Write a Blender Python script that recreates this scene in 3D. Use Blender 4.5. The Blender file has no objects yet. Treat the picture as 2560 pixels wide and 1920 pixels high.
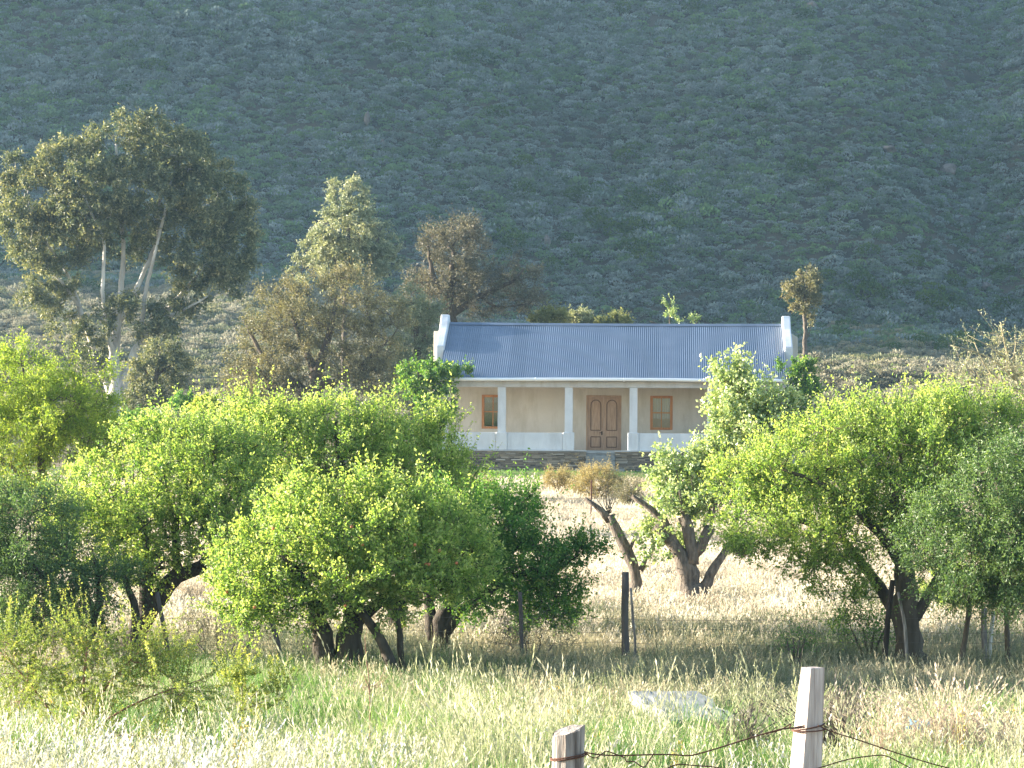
import bpy, math, random
import numpy as np
from mathutils import Matrix, Vector

sc = bpy.context.scene
R = math.radians
rng = np.random.default_rng(7)
random.seed(7)

# ------------------------------------------------------------------ camera
CZ = 5.0                                   # eye height above datum
FPX = 7111.0                               # focal length in 2560-px units (100 mm on 36 mm)
cam_d = bpy.data.cameras.new('camera'); cam_d.lens = 100; cam_d.sensor_width = 36
cam_d.clip_start = 0.5; cam_d.clip_end = 3000
cam = bpy.data.objects.new('camera', cam_d); sc.collection.objects.link(cam)
CAMM = Matrix.Translation((0, 0, CZ)) @ Matrix.Rotation(R(90 + 1.128), 4, 'X') @ Matrix.Rotation(R(0.4), 4, 'Z')
cam.matrix_world = CAMM
sc.camera = cam
# ------------------------------------------------------------------ sky, sun, exposure
SUN_AZ, SUN_EL = 76.0, 11.0                # degrees left of the view direction, above horizon
w = bpy.data.worlds.new('World'); sc.world = w; w.use_nodes = True
nt = w.node_tree; nt.nodes.clear()
wo = nt.nodes.new('ShaderNodeOutputWorld'); bg = nt.nodes.new('ShaderNodeBackground')
sky = nt.nodes.new('ShaderNodeTexSky'); sky.sky_type = 'NISHITA'; sky.sun_disc = False
sky.sun_elevation = R(SUN_EL); sky.sun_rotation = R(-SUN_AZ)
sky.air_density = 1.0; sky.dust_density = 1.0; sky.ozone_density = 1.5
bg.inputs[1].default_value = 0.10
nt.links.new(sky.outputs[0], bg.inputs[0]); nt.links.new(bg.outputs[0], wo.inputs[0])
sd = bpy.data.lights.new('sun', 'SUN'); sd.energy = 5.0; sd.angle = R(0.5); sd.color = (1.0, 0.91, 0.76)
sun = bpy.data.objects.new('sun', sd); sc.collection.objects.link(sun)
sdir = Vector((-math.sin(R(SUN_AZ)) * math.cos(R(SUN_EL)), math.cos(R(SUN_AZ)) * math.cos(R(SUN_EL)), math.sin(R(SUN_EL))))
sun.rotation_euler = sdir.to_track_quat('Z', 'Y').to_euler(); sun.location = (-30, 20, 60)
vs = sc.view_settings; vs.view_transform = 'Standard'; vs.look = 'None'; vs.exposure = 2.45; vs.gamma = 1.0
cy = sc.cycles
cy.max_bounces = 10; cy.diffuse_bounces = 5; cy.transmission_bounces = 6; cy.transparent_max_bounces = 8; cy.volume_bounces = 0
cy.use_denoising = True
cy.sample_clamp_indirect = 8.0

# ------------------------------------------------------------------ helpers
Rot = np.array(CAMM.to_3x3())
def at(px, py, Y):
    d = Rot @ np.array([(px - 1280) / FPX, (960 - py) / FPX, -1.0])
    return np.array([0, 0, CZ]) + d * (Y / d[1])

def smooth(t):
    t = np.clip(t, 0, 1); return t * t * (3 - 2 * t)

def vnoise(x, y, seed=0):
    """smooth value noise, numpy, about -1..1"""
    x = np.asarray(x, float); y = np.asarray(y, float)
    xi = np.floor(x).astype(np.int64); yi = np.floor(y).astype(np.int64)
    fx = x - xi; fy = y - yi; fx = fx * fx * (3 - 2 * fx); fy = fy * fy * (3 - 2 * fy)
    def h(a, b):
        v = np.sin(a * 127.1 + b * 311.7 + seed * 74.7) * 43758.5453
        return (v - np.floor(v)) * 2 - 1
    return (h(xi, yi) * (1 - fx) + h(xi + 1, yi) * fx) * (1 - fy) + (h(xi, yi + 1) * (1 - fx) + h(xi + 1, yi + 1) * fx) * fy

YN = [-60, 0, 8, 14, 22, 27, 31, 36, 45, 60, 75, 90, 105, 112, 116, 118, 122, 135]
ZN = [-2.0, -2.0, -2.05, -2.2, -2.8, -3.12, -3.32, -3.45, -3.58, -3.4, -3.08, -2.72, -2.20, -1.90, -1.50, -1.32, -1.28, -1.1]
YL = [135, 150, 170, 200, 250, 300]; ZL = [-1.1, -0.3, 1.6, 5.2, 10.0, 17.0]
YR = [135, 150, 170, 190, 205, 230, 262, 300]; ZR = [-1.1, -0.4, 1.6, 4.4, 5.6, 5.6, 5.2, 11.0]
CREST = 388.0
def ground(x, y):
    x = np.asarray(x, float); y = np.asarray(y, float)
    near = np.interp(y, YN, ZN)
    t = smooth((x / np.maximum(y, 60) + 0.10) / 0.14)
    far = np.interp(y, YL, ZL) * (1 - t) + np.interp(y, YR, ZR) * t
    z = np.where(y < 135, near, far)
    h = np.clip(y - 300, 0, CREST - 300) * 0.70
    down = np.clip(y - CREST - 6, 0, 140) * -0.6
    z = z + h + down
    shade_spur = 95 * np.exp(-((x + 275) / 75) ** 2) * smooth((y - 300) / 70) * (1 - smooth((y - 480) / 120))  # ridge added out of view at left to shade the hillside
    z = np.where(y > 300, np.maximum(z, 5.0 + shade_spur), z)
    hb = smooth((y - 285) / 30)
    z = z + hb * (1.8 * vnoise(x / 38, y / 60, 3) + 0.8 * vnoise(x / 13, y / 17, 5))
    gx = 52 + (y - 300) * 0.12 + 4 * vnoise(y / 20, y * 0, 9)
    z = z - hb * 4.0 * np.exp(-((x - gx) / 7.0) ** 2)
    fb = smooth((y - 135) / 40) * (1 - hb)
    z = z + fb * (0.9 * vnoise(x / 19, y / 15, 4) + 0.3 * vnoise(x / 6, y / 5, 6))
    nb = smooth((y - 20) / 20) * (1 - smooth((y - 108) / 8))
    z = z + nb * 0.10 * vnoise(x / 5, y / 6, 8)
    return z + CZ
def gz(x, y): return float(ground(x, y))

def tag(o, label=None, cat=None, group=None, kind=None):
    if label: o['label'] = label
    if cat: o['category'] = cat
    if group: o['group'] = group
    if kind: o['kind'] = kind
    return o

def link(o, parent=None):
    sc.collection.objects.link(o)
    if parent is not None: o.parent = parent
    return o

def empty(name, loc=(0, 0, 0)):
    o = bpy.data.objects.new(name, None); o.location = Vector([float(v) for v in loc]); o.empty_display_size = 0.3
    return link(o)

def local(parent, v):
    if parent is None: return v
    return v - np.array(parent.location)

def np_mesh(name, V, F, mat, tint=None, mesh_only=False, smooth_sh=False):
    """V (n,3); F (m,k) all the same k"""
    me = bpy.data.meshes.new(name)
    V = np.asarray(V, np.float32); F = np.asarray(F, np.int32); m, k = F.shape
    me.vertices.add(len(V)); me.vertices.foreach_set('co', V.ravel())
    me.loops.add(m * k); me.loops.foreach_set('vertex_index', F.ravel())
    me.polygons.add(m); me.polygons.foreach_set('loop_start', np.arange(0, m * k, k, dtype=np.int32))
    me.polygons.foreach_set('use_smooth', np.full(m, smooth_sh, bool))
    if tint is not None:
        a = me.attributes.new('tint', 'FLOAT', 'POINT'); a.data.foreach_set('value', np.asarray(tint, np.float32))
    me.update(calc_edges=True); me.materials.append(mat)
    return me

class MB:
    """collects shapes into one mesh"""
    def __init__(s): s.v = []; s.f = []; s.n = 0; s.mi = []
    def add(s, V, F, m=0):
        s.v.append(np.asarray(V, float))
        for f in F: s.f.append(tuple(i + s.n for i in f)); s.mi.append(m)
        s.n += len(V)
    def box(s, x0, x1, y0, y1, z0, z1, m=0, jit=0):
        V = np.array([(x, y, z) for z in (z0, z1) for y in (y0, y1) for x in (x0, x1)], float)
        if jit: V = V + rng.uniform(-jit, jit, V.shape)
        s.add(V, [(0, 2, 3, 1), (4, 5, 7, 6), (0, 1, 5, 4), (2, 6, 7, 3), (0, 4, 6, 2), (1, 3, 7, 5)], m)
    def prism(s, poly, axis, a0, a1, m=0):
        """poly 2-D outline extruded along axis (0,1,2)"""
        n = len(poly); V = []
        for a in (a0, a1):
            for p in poly:
                c = [p[0], p[1]]; c.insert(axis, a); V.append(c)
        F = [tuple(range(n))[::-1], tuple(range(n, 2 * n))] + [(i, (i + 1) % n, n + (i + 1) % n, n + i) for i in range(n)]
        s.add(V, F, m)
    def tube(s, P, r, sides=6, cap=True, m=0, wob=0.0):
        P = np.asarray(P, float); k = len(P)
        r = np.full(k, r) if np.isscalar(r) else np.asarray(r, float)
        T = np.gradient(P, axis=0); T /= np.linalg.norm(T, axis=1)[:, None] + 1e-9
        ref = np.array([0, 0, 1.0]) if abs(T[0][2]) < 0.9 else np.array([1.0, 0, 0])
        ang = np.arange(sides) * 2 * math.pi / sides
        V = []
        N = np.cross(T[0], ref); N /= np.linalg.norm(N)
        for i in range(k):
            N = N - T[i] * N.dot(T[i]); N /= np.linalg.norm(N) + 1e-9
            B = np.cross(T[i], N)
            rr = r[i] * (1 + wob * rng.uniform(-1, 1, sides)) if wob else np.full(sides, r[i])
            V.append(P[i] + (np.cos(ang) * rr)[:, None] * N + (np.sin(ang) * rr)[:, None] * B)
        V = np.concatenate(V)
        F = [(i * sides + j, i * sides + (j + 1) % sides, (i + 1) * sides + (j + 1) % sides, (i + 1) * sides + j) for i in range(k - 1) for j in range(sides)]
        if cap: F += [tuple(range(sides))[::-1], tuple(range((k - 1) * sides, k * sides))]
        s.add(V, F, m)
    def build(s, name, mats, parent=None, sm=False, bevel=0, raw=False):
        V = np.concatenate(s.v)
        if not raw: V = local(parent, V)
        me = bpy.data.meshes.new(name); me.from_pydata(V.tolist(), [], s.f)
        for m in (mats if isinstance(mats, (list, tuple)) else [mats]): me.materials.append(m)
        me.polygons.foreach_set('material_index', s.mi)
        me.polygons.foreach_set('use_smooth', [sm] * len(me.polygons)); me.update()
        o = link(bpy.data.objects.new(name, me), parent)
        if bevel:
            b = o.modifiers.new('bevel', 'BEVEL'); b.width = bevel; b.segments = 2; b.limit_method = 'ANGLE'
        return o

# ------------------------------------------------------------------ materials
def new_mat(name):
    m = bpy.data.materials.new(name); m.use_nodes = True; n = m.node_tree; n.nodes.clear()
    out = n.nodes.new('ShaderNodeOutputMaterial'); return m, n, out
def ramp(n, stops, fac=None):
    r = n.nodes.new('ShaderNodeValToRGB'); e = r.color_ramp.elements
    while len(e) < len(stops): e.new(0.5)
    for el, (p, c) in zip(e, stops): el.position = p; el.color = (*c, 1)
    if fac is not None: n.links.new(fac, r.inputs[0])
    return r
def noise(n, scale, detail=3, vec=None, rough=0.55):
    t = n.nodes.new('ShaderNodeTexNoise'); t.inputs['Scale'].default_value = scale; t.inputs['Detail'].default_value = detail; t.inputs['Roughness'].default_value = rough
    if vec is not None: n.links.new(vec, t.inputs['Vector'])
    return t
def wpos(n):
    return n.nodes.new('ShaderNodeNewGeometry').outputs['Position']
def mixc(n, a, b, fac, mode='MIX'):
    m = n.nodes.new('ShaderNodeMix'); m.data_type = 'RGBA'; m.blend_type = mode
    for i, v in ((6, a), (7, b)):
        if isinstance(v, tuple): m.inputs[i].default_value = (*v, 1)
        else: n.links.new(v, m.inputs[i])
    if isinstance(fac, float): m.inputs[0].default_value = fac
    else: n.links.new(fac, m.inputs[0])
    return m.outputs[2]
def bump(n, h, strength, dist=0.02):
    b = n.nodes.new('ShaderNodeBump'); b.inputs['Strength'].default_value = strength; b.inputs['Distance'].default_value = dist
    n.links.new(h, b.inputs['Height']); return b.outputs[0]

def solid(name, c1, c2, scale=4, rough=0.85, bstr=0.3, bscale=None, metal=0.0, spec=0.3, streak=None, bdist=0.01, stain=None):
    m, n, out = new_mat(name)
    p = n.nodes.new('ShaderNodeBsdfPrincipled'); n.links.new(p.outputs[0], out.inputs[0])
    tc = n.nodes.new('ShaderNodeTexCoord').outputs['Object']
    if streak:
        mp = n.nodes.new('ShaderNodeMapping'); mp.inputs['Scale'].default_value = streak; n.links.new(tc, mp.inputs[0]); v = mp.outputs[0]
    else: v = tc
    t = noise(n, scale, 6, v); r = ramp(n, [(0.3, c1), (0.7, c2)], t.outputs[0])
    cc = r.outputs[0]
    if stain:
        mp2 = n.nodes.new('ShaderNodeMapping'); mp2.inputs['Scale'].default_value = (2.2, 2.2, 0.5); n.links.new(tc, mp2.inputs[0])
        t3 = noise(n, 1.0, 8, mp2.outputs[0], 0.7); cc = mixc(n, cc, ramp(n, [(0.36, stain), (0.52, (1, 1, 1))], t3.outputs[0]).outputs[0], 1.0, 'MULTIPLY')
    n.links.new(cc, p.inputs['Base Color'])
    p.inputs['Roughness'].default_value = rough; p.inputs['Metallic'].default_value = metal; p.inputs['Specular IOR Level'].default_value = spec
    if bstr:
        t2 = noise(n, bscale or scale * 6, 4, v); n.links.new(bump(n, t2.outputs[0], bstr, bdist), p.inputs['Normal'])
    return m

def leaf_mat(name, dark, mid, young, trans=0.45, gloss=0.04, patch=0.5, inst=False, tcol=1.6, spec_rough=0.5):
    """leaf colour follows the age of the leaf (tint attribute or per-plant random; shrub meshes put shading in tint) and slow patches"""
    m, n, out = new_mat(name)
    pos = wpos(n)
    if inst:
        f = n.nodes.new('ShaderNodeObjectInfo').outputs['Random']
        at_ = n.nodes.new('ShaderNodeAttribute'); at_.attribute_name = 'tint'
        a0 = n.nodes.new('ShaderNodeMath'); a0.operation = 'MULTIPLY_ADD'; n.links.new(f, a0.inputs[0]); a0.inputs[1].default_value = 0.7
        a1 = n.nodes.new('ShaderNodeMath'); a1.operation = 'MULTIPLY'; n.links.new(at_.outputs['Fac'], a1.inputs[0]); a1.inputs[1].default_value = 0.3
        n.links.new(a1.outputs[0], a0.inputs[2]); fac = a0.outputs[0]
    else:
        at_ = n.nodes.new('ShaderNodeAttribute'); at_.attribute_name = 'tint'; fac = at_.outputs['Fac']
    r = ramp(n, [(0.0, dark), (0.5, mid), (1.0, young)], fac)
    t = noise(n, patch, 2, pos)
    pr = ramp(n, [(0.35, (0.8, 0.85, 0.8)), (0.65, (1.15, 1.1, 1.0))], t.outputs[0])
    col = mixc(n, r.outputs[0], pr.outputs[0], 1.0, 'MULTIPLY')
    d = n.nodes.new('ShaderNodeBsdfDiffuse'); n.links.new(col, d.inputs[0])
    tr = n.nodes.new('ShaderNodeBsdfTranslucent')
    tc = mixc(n, col, (tcol * 1.0, tcol * 0.97, tcol * 0.55), 1.0, 'MULTIPLY'); n.links.new(tc, tr.inputs[0])
    mx = n.nodes.new('ShaderNodeMixShader'); mx.inputs[0].default_value = trans
    n.links.new(d.outputs[0], mx.inputs[1]); n.links.new(tr.outputs[0], mx.inputs[2])
    g = n.nodes.new('ShaderNodeBsdfGlossy'); g.inputs['Roughness'].default_value = spec_rough; g.inputs[0].default_value = (1, 1, 1, 1)
    mx2 = n.nodes.new('ShaderNodeMixShader'); mx2.inputs[0].default_value = gloss
    n.links.new(mx.outputs[0], mx2.inputs[1]); n.links.new(g.outputs[0], mx2.inputs[2])
    n.links.new(mx2.outputs[0], out.inputs[0])
    return m

M = {}
M['leaf_apple'] = leaf_mat('leaf_apple', (0.08, 0.17, 0.035), (0.23, 0.315, 0.085), (0.54, 0.55, 0.25), 0.55, 0.03, tcol=2.0)
M['leaf_deep'] = leaf_mat('leaf_deep', (0.045, 0.135, 0.028), (0.10, 0.22, 0.045), (0.29, 0.37, 0.09), 0.48, 0.025, tcol=1.8)
M['leaf_feather'] = leaf_mat('leaf_feather', (0.10, 0.18, 0.03), (0.28, 0.35, 0.055), (0.48, 0.48, 0.13), 0.48, 0.03, tcol=2.0)
M['leaf_blue'] = leaf_mat('leaf_blue', (0.065, 0.14, 0.045), (0.16, 0.25, 0.085), (0.36, 0.42, 0.16), 0.40, 0.04, tcol=1.5)
M['leaf_pear'] = leaf_mat('leaf_pear', (0.09, 0.18, 0.05), (0.34, 0.42, 0.20), (0.66, 0.68, 0.48), 0.35, 0.06, tcol=1.7, spec_rough=0.45)
M['leaf_gum'] = leaf_mat('leaf_gum', (0.055, 0.085, 0.055), (0.16, 0.18, 0.10), (0.48, 0.43, 0.22), 0.30, 0.04, tcol=1.5)
M['leaf_silver'] = leaf_mat('leaf_silver', (0.16, 0.19, 0.11), (0.33, 0.35, 0.23), (0.60, 0.59, 0.44), 0.30, 0.04, tcol=1.3)
M['leaf_brown'] = leaf_mat('leaf_brown', (0.10, 0.10, 0.055), (0.22, 0.205, 0.115), (0.38, 0.34, 0.20), 0.30, 0.03, tcol=1.3)
M['leaf_dusk'] = leaf_mat('leaf_dusk', (0.08, 0.082, 0.062), (0.17, 0.155, 0.118), (0.36, 0.32, 0.24), 0.28, 0.03, tcol=1.3)
M['leaf_vine'] = leaf_mat('leaf_vine', (0.03, 0.10, 0.016), (0.11, 0.23, 0.035), (0.45, 0.50, 0.09), 0.40, 0.04, tcol=1.8)
M['leaf_gold'] = leaf_mat('leaf_gold', (0.18, 0.155, 0.075), (0.36, 0.30, 0.16), (0.52, 0.44, 0.27), 0.35, 0.02, tcol=1.3)
M['leaf_wand'] = leaf_mat('leaf_wand', (0.14, 0.20, 0.05), (0.30, 0.36, 0.09), (0.62, 0.54, 0.18), 0.4, 0.03, tcol=1.6)
M['leaf_olive'] = leaf_mat('leaf_olive', (0.13, 0.145, 0.055), (0.25, 0.26, 0.11), (0.42, 0.40, 0.20), 0.35, 0.02, tcol=1.4)
M['petal_yellow'] = solid('petal_yellow', (0.60, 0.40, 0.05), (0.70, 0.52, 0.12), 30, 0.7, 0)
M['bark_dark'] = solid('bark_dark', (0.028, 0.023, 0.019), (0.085, 0.068, 0.052), 9, 0.95, 0.9, 22, streak=(1, 1, 0.35), bdist=0.03)
M['bark_grey'] = solid('bark_grey', (0.07, 0.058, 0.048), (0.23, 0.19, 0.155), 14, 0.95, 1.0, 30, streak=(1, 1, 0.3), bdist=0.05)
M['bark_gum'] = solid('bark_gum', (0.35, 0.31, 0.27), (0.74, 0.70, 0.64), 2.5, 0.8, 0.4, 14, streak=(1, 1, 0.3), bdist=0.03)
M['bark_brown'] = solid('bark_brown', (0.055, 0.042, 0.032), (0.15, 0.12, 0.09), 6, 0.95, 0.7, 18, streak=(1, 1, 0.3), bdist=0.03)
M['twig_red'] = solid('twig_red', (0.20, 0.09, 0.06), (0.34, 0.19, 0.13), 12, 0.9, 0.2)
M['bark_pale'] = solid('bark_pale', (0.28, 0.24, 0.15), (0.42, 0.36, 0.22), 12, 0.9, 0.2)
M['plaster'] = solid('plaster', (0.56, 0.575, 0.60), (0.66, 0.675, 0.70), 1.3, 0.92, 0.35, 26, bdist=0.02, stain=(0.88, 0.87, 0.86))
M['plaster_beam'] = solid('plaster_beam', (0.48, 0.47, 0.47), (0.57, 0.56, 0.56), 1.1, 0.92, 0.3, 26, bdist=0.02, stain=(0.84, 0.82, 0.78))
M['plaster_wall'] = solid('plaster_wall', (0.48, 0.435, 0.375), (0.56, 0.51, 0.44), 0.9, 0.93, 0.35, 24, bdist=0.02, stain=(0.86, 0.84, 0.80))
M['gutter'] = solid('gutter', (0.78, 0.79, 0.80), (0.84, 0.85, 0.86), 2, 0.45, 0.05)
M['pine_frame'] = solid('pine_frame', (0.32, 0.13, 0.045), (0.46, 0.21, 0.08), 3, 0.6, 0.2, 20, streak=(6, 6, 0.8))
M['door_wood'] = solid('door_wood', (0.28, 0.18, 0.115), (0.44, 0.30, 0.20), 3.5, 0.7, 0.3, 20, streak=(7, 7, 0.7))
M['door_trim'] = solid('door_moulding', (0.12, 0.075, 0.05), (0.19, 0.125, 0.085), 3.5, 0.75, 0.2, 20, streak=(7, 7, 0.7))  # darker brown tone for the raised panel mouldings
M['curtain'] = solid('curtain', (0.45, 0.44, 0.45), (0.62, 0.60, 0.60), 2, 0.9, 0.5, 10, streak=(14, 14, 0.2))
M['room'] = solid('room', (0.012, 0.012, 0.013), (0.02, 0.02, 0.02), 2, 0.9, 0)
M['iron'] = solid('iron', (0.02, 0.02, 0.02), (0.05, 0.045, 0.04), 20, 0.6, 0.2, metal=0.6)
M['concrete'] = solid('concrete', (0.16, 0.17, 0.165), (0.30, 0.30, 0.285), 3, 0.9, 0.5, 30)
M['floor'] = solid('stoep_floor', (0.24, 0.25, 0.25), (0.34, 0.35, 0.35), 2, 0.8, 0.2)
M['post_pale'] = solid('post_pale', (0.26, 0.19, 0.165), (0.66, 0.56, 0.50), 45, 0.9, 1.0, 90, streak=(1, 1, 0.05), bdist=0.008)
M['post_grey'] = solid('post_grey', (0.07, 0.055, 0.047), (0.46, 0.41, 0.37), 26, 0.95, 1.0, 70, streak=(1, 1, 0.09), bdist=0.012)
M['post_dark'] = solid('post_dark', (0.05, 0.042, 0.038), (0.13, 0.11, 0.10), 8, 0.95, 0.7, 30, streak=(1, 1, 0.1))
M['rust'] = solid('rust', (0.07, 0.035, 0.025), (0.16, 0.075, 0.05), 60, 0.85, 0.4, metal=0.2)
M['wire_grey'] = solid('wire_grey', (0.08, 0.07, 0.06), (0.16, 0.13, 0.11), 40, 0.7, 0)
M['blue'] = solid('blue_plastic', (0.25, 0.42, 0.55), (0.35, 0.52, 0.65), 8, 0.5, 0.4, 12)
M['brick'] = solid('brick_red', (0.34, 0.15, 0.09), (0.48, 0.24, 0.15), 12, 0.9, 0.4)
M['rock'] = solid('rock', (0.10, 0.09, 0.08), (0.20, 0.17, 0.15), 1.2, 0.95, 0.8, 6, bdist=0.1)
M['fruit'] = solid('fruit', (0.40, 0.10, 0.05), (0.5, 0.2, 0.08), 20, 0.5, 0)

# corrugated roof paint
m, n, out = new_mat('roof_paint'); p = n.nodes.new('ShaderNodeBsdfPrincipled'); n.links.new(p.outputs[0], out.inputs[0])
oc = n.nodes.new('ShaderNodeTexCoord').outputs['Object']; t = noise(n, 1.2, 5, oc)
sxr = n.nodes.new('ShaderNodeSeparateXYZ'); n.links.new(oc, sxr.inputs[0])
fl1 = n.nodes.new('ShaderNodeMath'); fl1.operation = 'MULTIPLY'; fl1.inputs[1].default_value = 1 / 0.708; n.links.new(sxr.outputs[0], fl1.inputs[0])
fl2 = n.nodes.new('ShaderNodeMath'); fl2.operation = 'FLOOR'; n.links.new(fl1.outputs[0], fl2.inputs[0])
wn = n.nodes.new('ShaderNodeTexWhiteNoise'); wn.noise_dimensions = '1D'; n.links.new(fl2.outputs[0], wn.inputs['W'])
ad = n.nodes.new('ShaderNodeMath'); ad.operation = 'MULTIPLY_ADD'; ad.inputs[1].default_value = 0.35; n.links.new(wn.outputs[0], ad.inputs[0])
ad2 = n.nodes.new('ShaderNodeMath'); ad2.operation = 'MULTIPLY'; ad2.inputs[1].default_value = 0.65; n.links.new(t.outputs[0], ad2.inputs[0]); n.links.new(ad2.outputs[0], ad.inputs[2])
n.links.new(ramp(n, [(0.3, (0.115, 0.15, 0.205)), (0.7, (0.155, 0.195, 0.26))], ad.outputs[0]).outputs[0], p.inputs['Base Color'])
p.inputs['Roughness'].default_value = 0.42; p.inputs['Metallic'].default_value = 0.15; M['roof'] = m
# stacked slate: colour by object space cells
m, n, out = new_mat('slate'); p = n.nodes.new('ShaderNodeBsdfPrincipled'); n.links.new(p.outputs[0], out.inputs[0])
a_ = n.nodes.new('ShaderNodeAttribute'); a_.attribute_name = 'tint'
r_ = ramp(n, [(0.0, (0.07, 0.06, 0.055)), (0.35, (0.22, 0.185, 0.145)), (0.7, (0.33, 0.27, 0.20)), (1.0, (0.48, 0.43, 0.37))], a_.outputs['Fac'])
n.links.new(r_.outputs[0], p.inputs['Base Color']); p.inputs['Roughness'].default_value = 0.9; M['slate'] = m
# window glass
m, n, out = new_mat('glass')
fr = n.nodes.new('ShaderNodeFresnel'); fr.inputs[0].default_value = 1.9
gl = n.nodes.new('ShaderNodeBsdfGlossy'); gl.inputs['Roughness'].default_value = 0.03; tr = n.nodes.new('ShaderNodeBsdfTransparent'); tr.inputs[0].default_value = (0.8, 0.85, 0.85, 1)
mx = n.nodes.new('ShaderNodeMixShader'); n.links.new(fr.outputs[0], mx.inputs[0]); n.links.new(tr.outputs[0], mx.inputs[1]); n.links.new(gl.outputs[0], mx.inputs[2]); n.links.new(mx.outputs[0], out.inputs[0]); M['glass'] = m
# ground: earth, straw litter, hillside soil
m, n, out = new_mat('earth'); p = n.nodes.new('ShaderNodeBsdfPrincipled'); n.links.new(p.outputs[0], out.inputs[0])
pos = wpos(n); t1 = noise(n, 0.25, 6, pos); t2 = noise(n, 6, 4, pos)
near = ramp(n, [(0.3, (0.20, 0.155, 0.095)), (0.7, (0.34, 0.27, 0.17))], t1.outputs[0]).outputs[0]
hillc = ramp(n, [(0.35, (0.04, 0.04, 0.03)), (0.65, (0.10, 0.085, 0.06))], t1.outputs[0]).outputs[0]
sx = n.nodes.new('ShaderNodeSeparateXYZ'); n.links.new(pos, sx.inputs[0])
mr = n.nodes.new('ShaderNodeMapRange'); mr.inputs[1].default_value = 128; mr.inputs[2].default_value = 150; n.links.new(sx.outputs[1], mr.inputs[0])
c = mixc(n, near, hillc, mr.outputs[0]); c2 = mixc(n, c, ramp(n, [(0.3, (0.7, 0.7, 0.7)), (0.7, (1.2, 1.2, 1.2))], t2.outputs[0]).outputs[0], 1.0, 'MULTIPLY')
n.links.new(c2, p.inputs['Base Color']); p.inputs['Roughness'].default_value = 1.0; p.inputs['Specular IOR Level'].default_value = 0.1
n.links.new(bump(n, t2.outputs[0], 0.8, 0.1), p.inputs['Normal']); M['earth'] = m

def grass_mat(name, cols, trans=0.4, scale=0.35, gloss=0.03):
    m, n, out = new_mat(name); pos = wpos(n)
    rnd = n.nodes.new('ShaderNodeObjectInfo').outputs['Random']
    a_ = n.nodes.new('ShaderNodeAttribute'); a_.attribute_name = 'tint'
    t = noise(n, scale, 3, pos)
    s1 = n.nodes.new('ShaderNodeMath'); s1.operation = 'MULTIPLY_ADD'; n.links.new(rnd, s1.inputs[0]); s1.inputs[1].default_value = 0.3
    tm = n.nodes.new('ShaderNodeMath'); tm.operation = 'MULTIPLY_ADD'; n.links.new(t.outputs[0], tm.inputs[0]); tm.inputs[1].default_value = 1.9; tm.inputs[2].default_value = -0.45; n.links.new(tm.outputs[0], s1.inputs[2])
    s2 = n.nodes.new('ShaderNodeMath'); s2.operation = 'MULTIPLY_ADD'; n.links.new(a_.outputs['Fac'], s2.inputs[0]); s2.inputs[1].default_value = 0.35; n.links.new(s1.outputs[0], s2.inputs[2])
    s3 = n.nodes.new('ShaderNodeMath'); s3.operation = 'SUBTRACT'; n.links.new(s2.outputs[0], s3.inputs[0]); s3.inputs[1].default_value = 0.32; 
    col = ramp(n, [(0.15, cols[0]), (0.5, cols[1]), (0.85, cols[2])], s3.outputs[0]).outputs[0]
    d = n.nodes.new('ShaderNodeBsdfDiffuse'); n.links.new(col, d.inputs[0]); tr = n.nodes.new('ShaderNodeBsdfTranslucent'); n.links.new(col, tr.inputs[0])
    mx = n.nodes.new('ShaderNodeMixShader'); mx.inputs[0].default_value = trans; n.links.new(d.outputs[0], mx.inputs[1]); n.links.new(tr.outputs[0], mx.inputs[2])
    g = n.nodes.new('ShaderNodeBsdfGlossy'); g.inputs['Roughness'].default_value = 0.45; mx2 = n.nodes.new('ShaderNodeMixShader'); mx2.inputs[0].default_value = gloss
    n.links.new(mx.outputs[0], mx2.inputs[1]); n.links.new(g.outputs[0], mx2.inputs[2]); n.links.new(mx2.outputs[0], out.inputs[0])
    return m
M['straw'] = grass_mat('straw', [(0.34, 0.28, 0.19), (0.60, 0.51, 0.37), (0.78, 0.70, 0.55)])
M['meadow'] = grass_mat('meadow', [(0.13, 0.19, 0.06), (0.33, 0.35, 0.16), (0.62, 0.57, 0.38)])
M['lush'] = grass_mat('lush', [(0.06, 0.16, 0.025), (0.13, 0.27, 0.04), (0.27, 0.37, 0.09)])
M['sage'] = grass_mat('sage', [(0.07, 0.10, 0.05), (0.19, 0.21, 0.11), (0.44, 0.38, 0.24)])
M['white_plume'] = grass_mat('white_plume', [(0.42, 0.40, 0.32), (0.58, 0.55, 0.47), (0.70, 0.68, 0.62)], 0.35)
M['dead_grass'] = grass_mat('dead_grass', [(0.045, 0.038, 0.032), (0.12, 0.10, 0.08), (0.30, 0.25, 0.20)], 0.2)
M['tan_grass'] = grass_mat('tan_grass', [(0.26, 0.19, 0.13), (0.42, 0.32, 0.23), (0.60, 0.48, 0.36)], 0.3)
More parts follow.
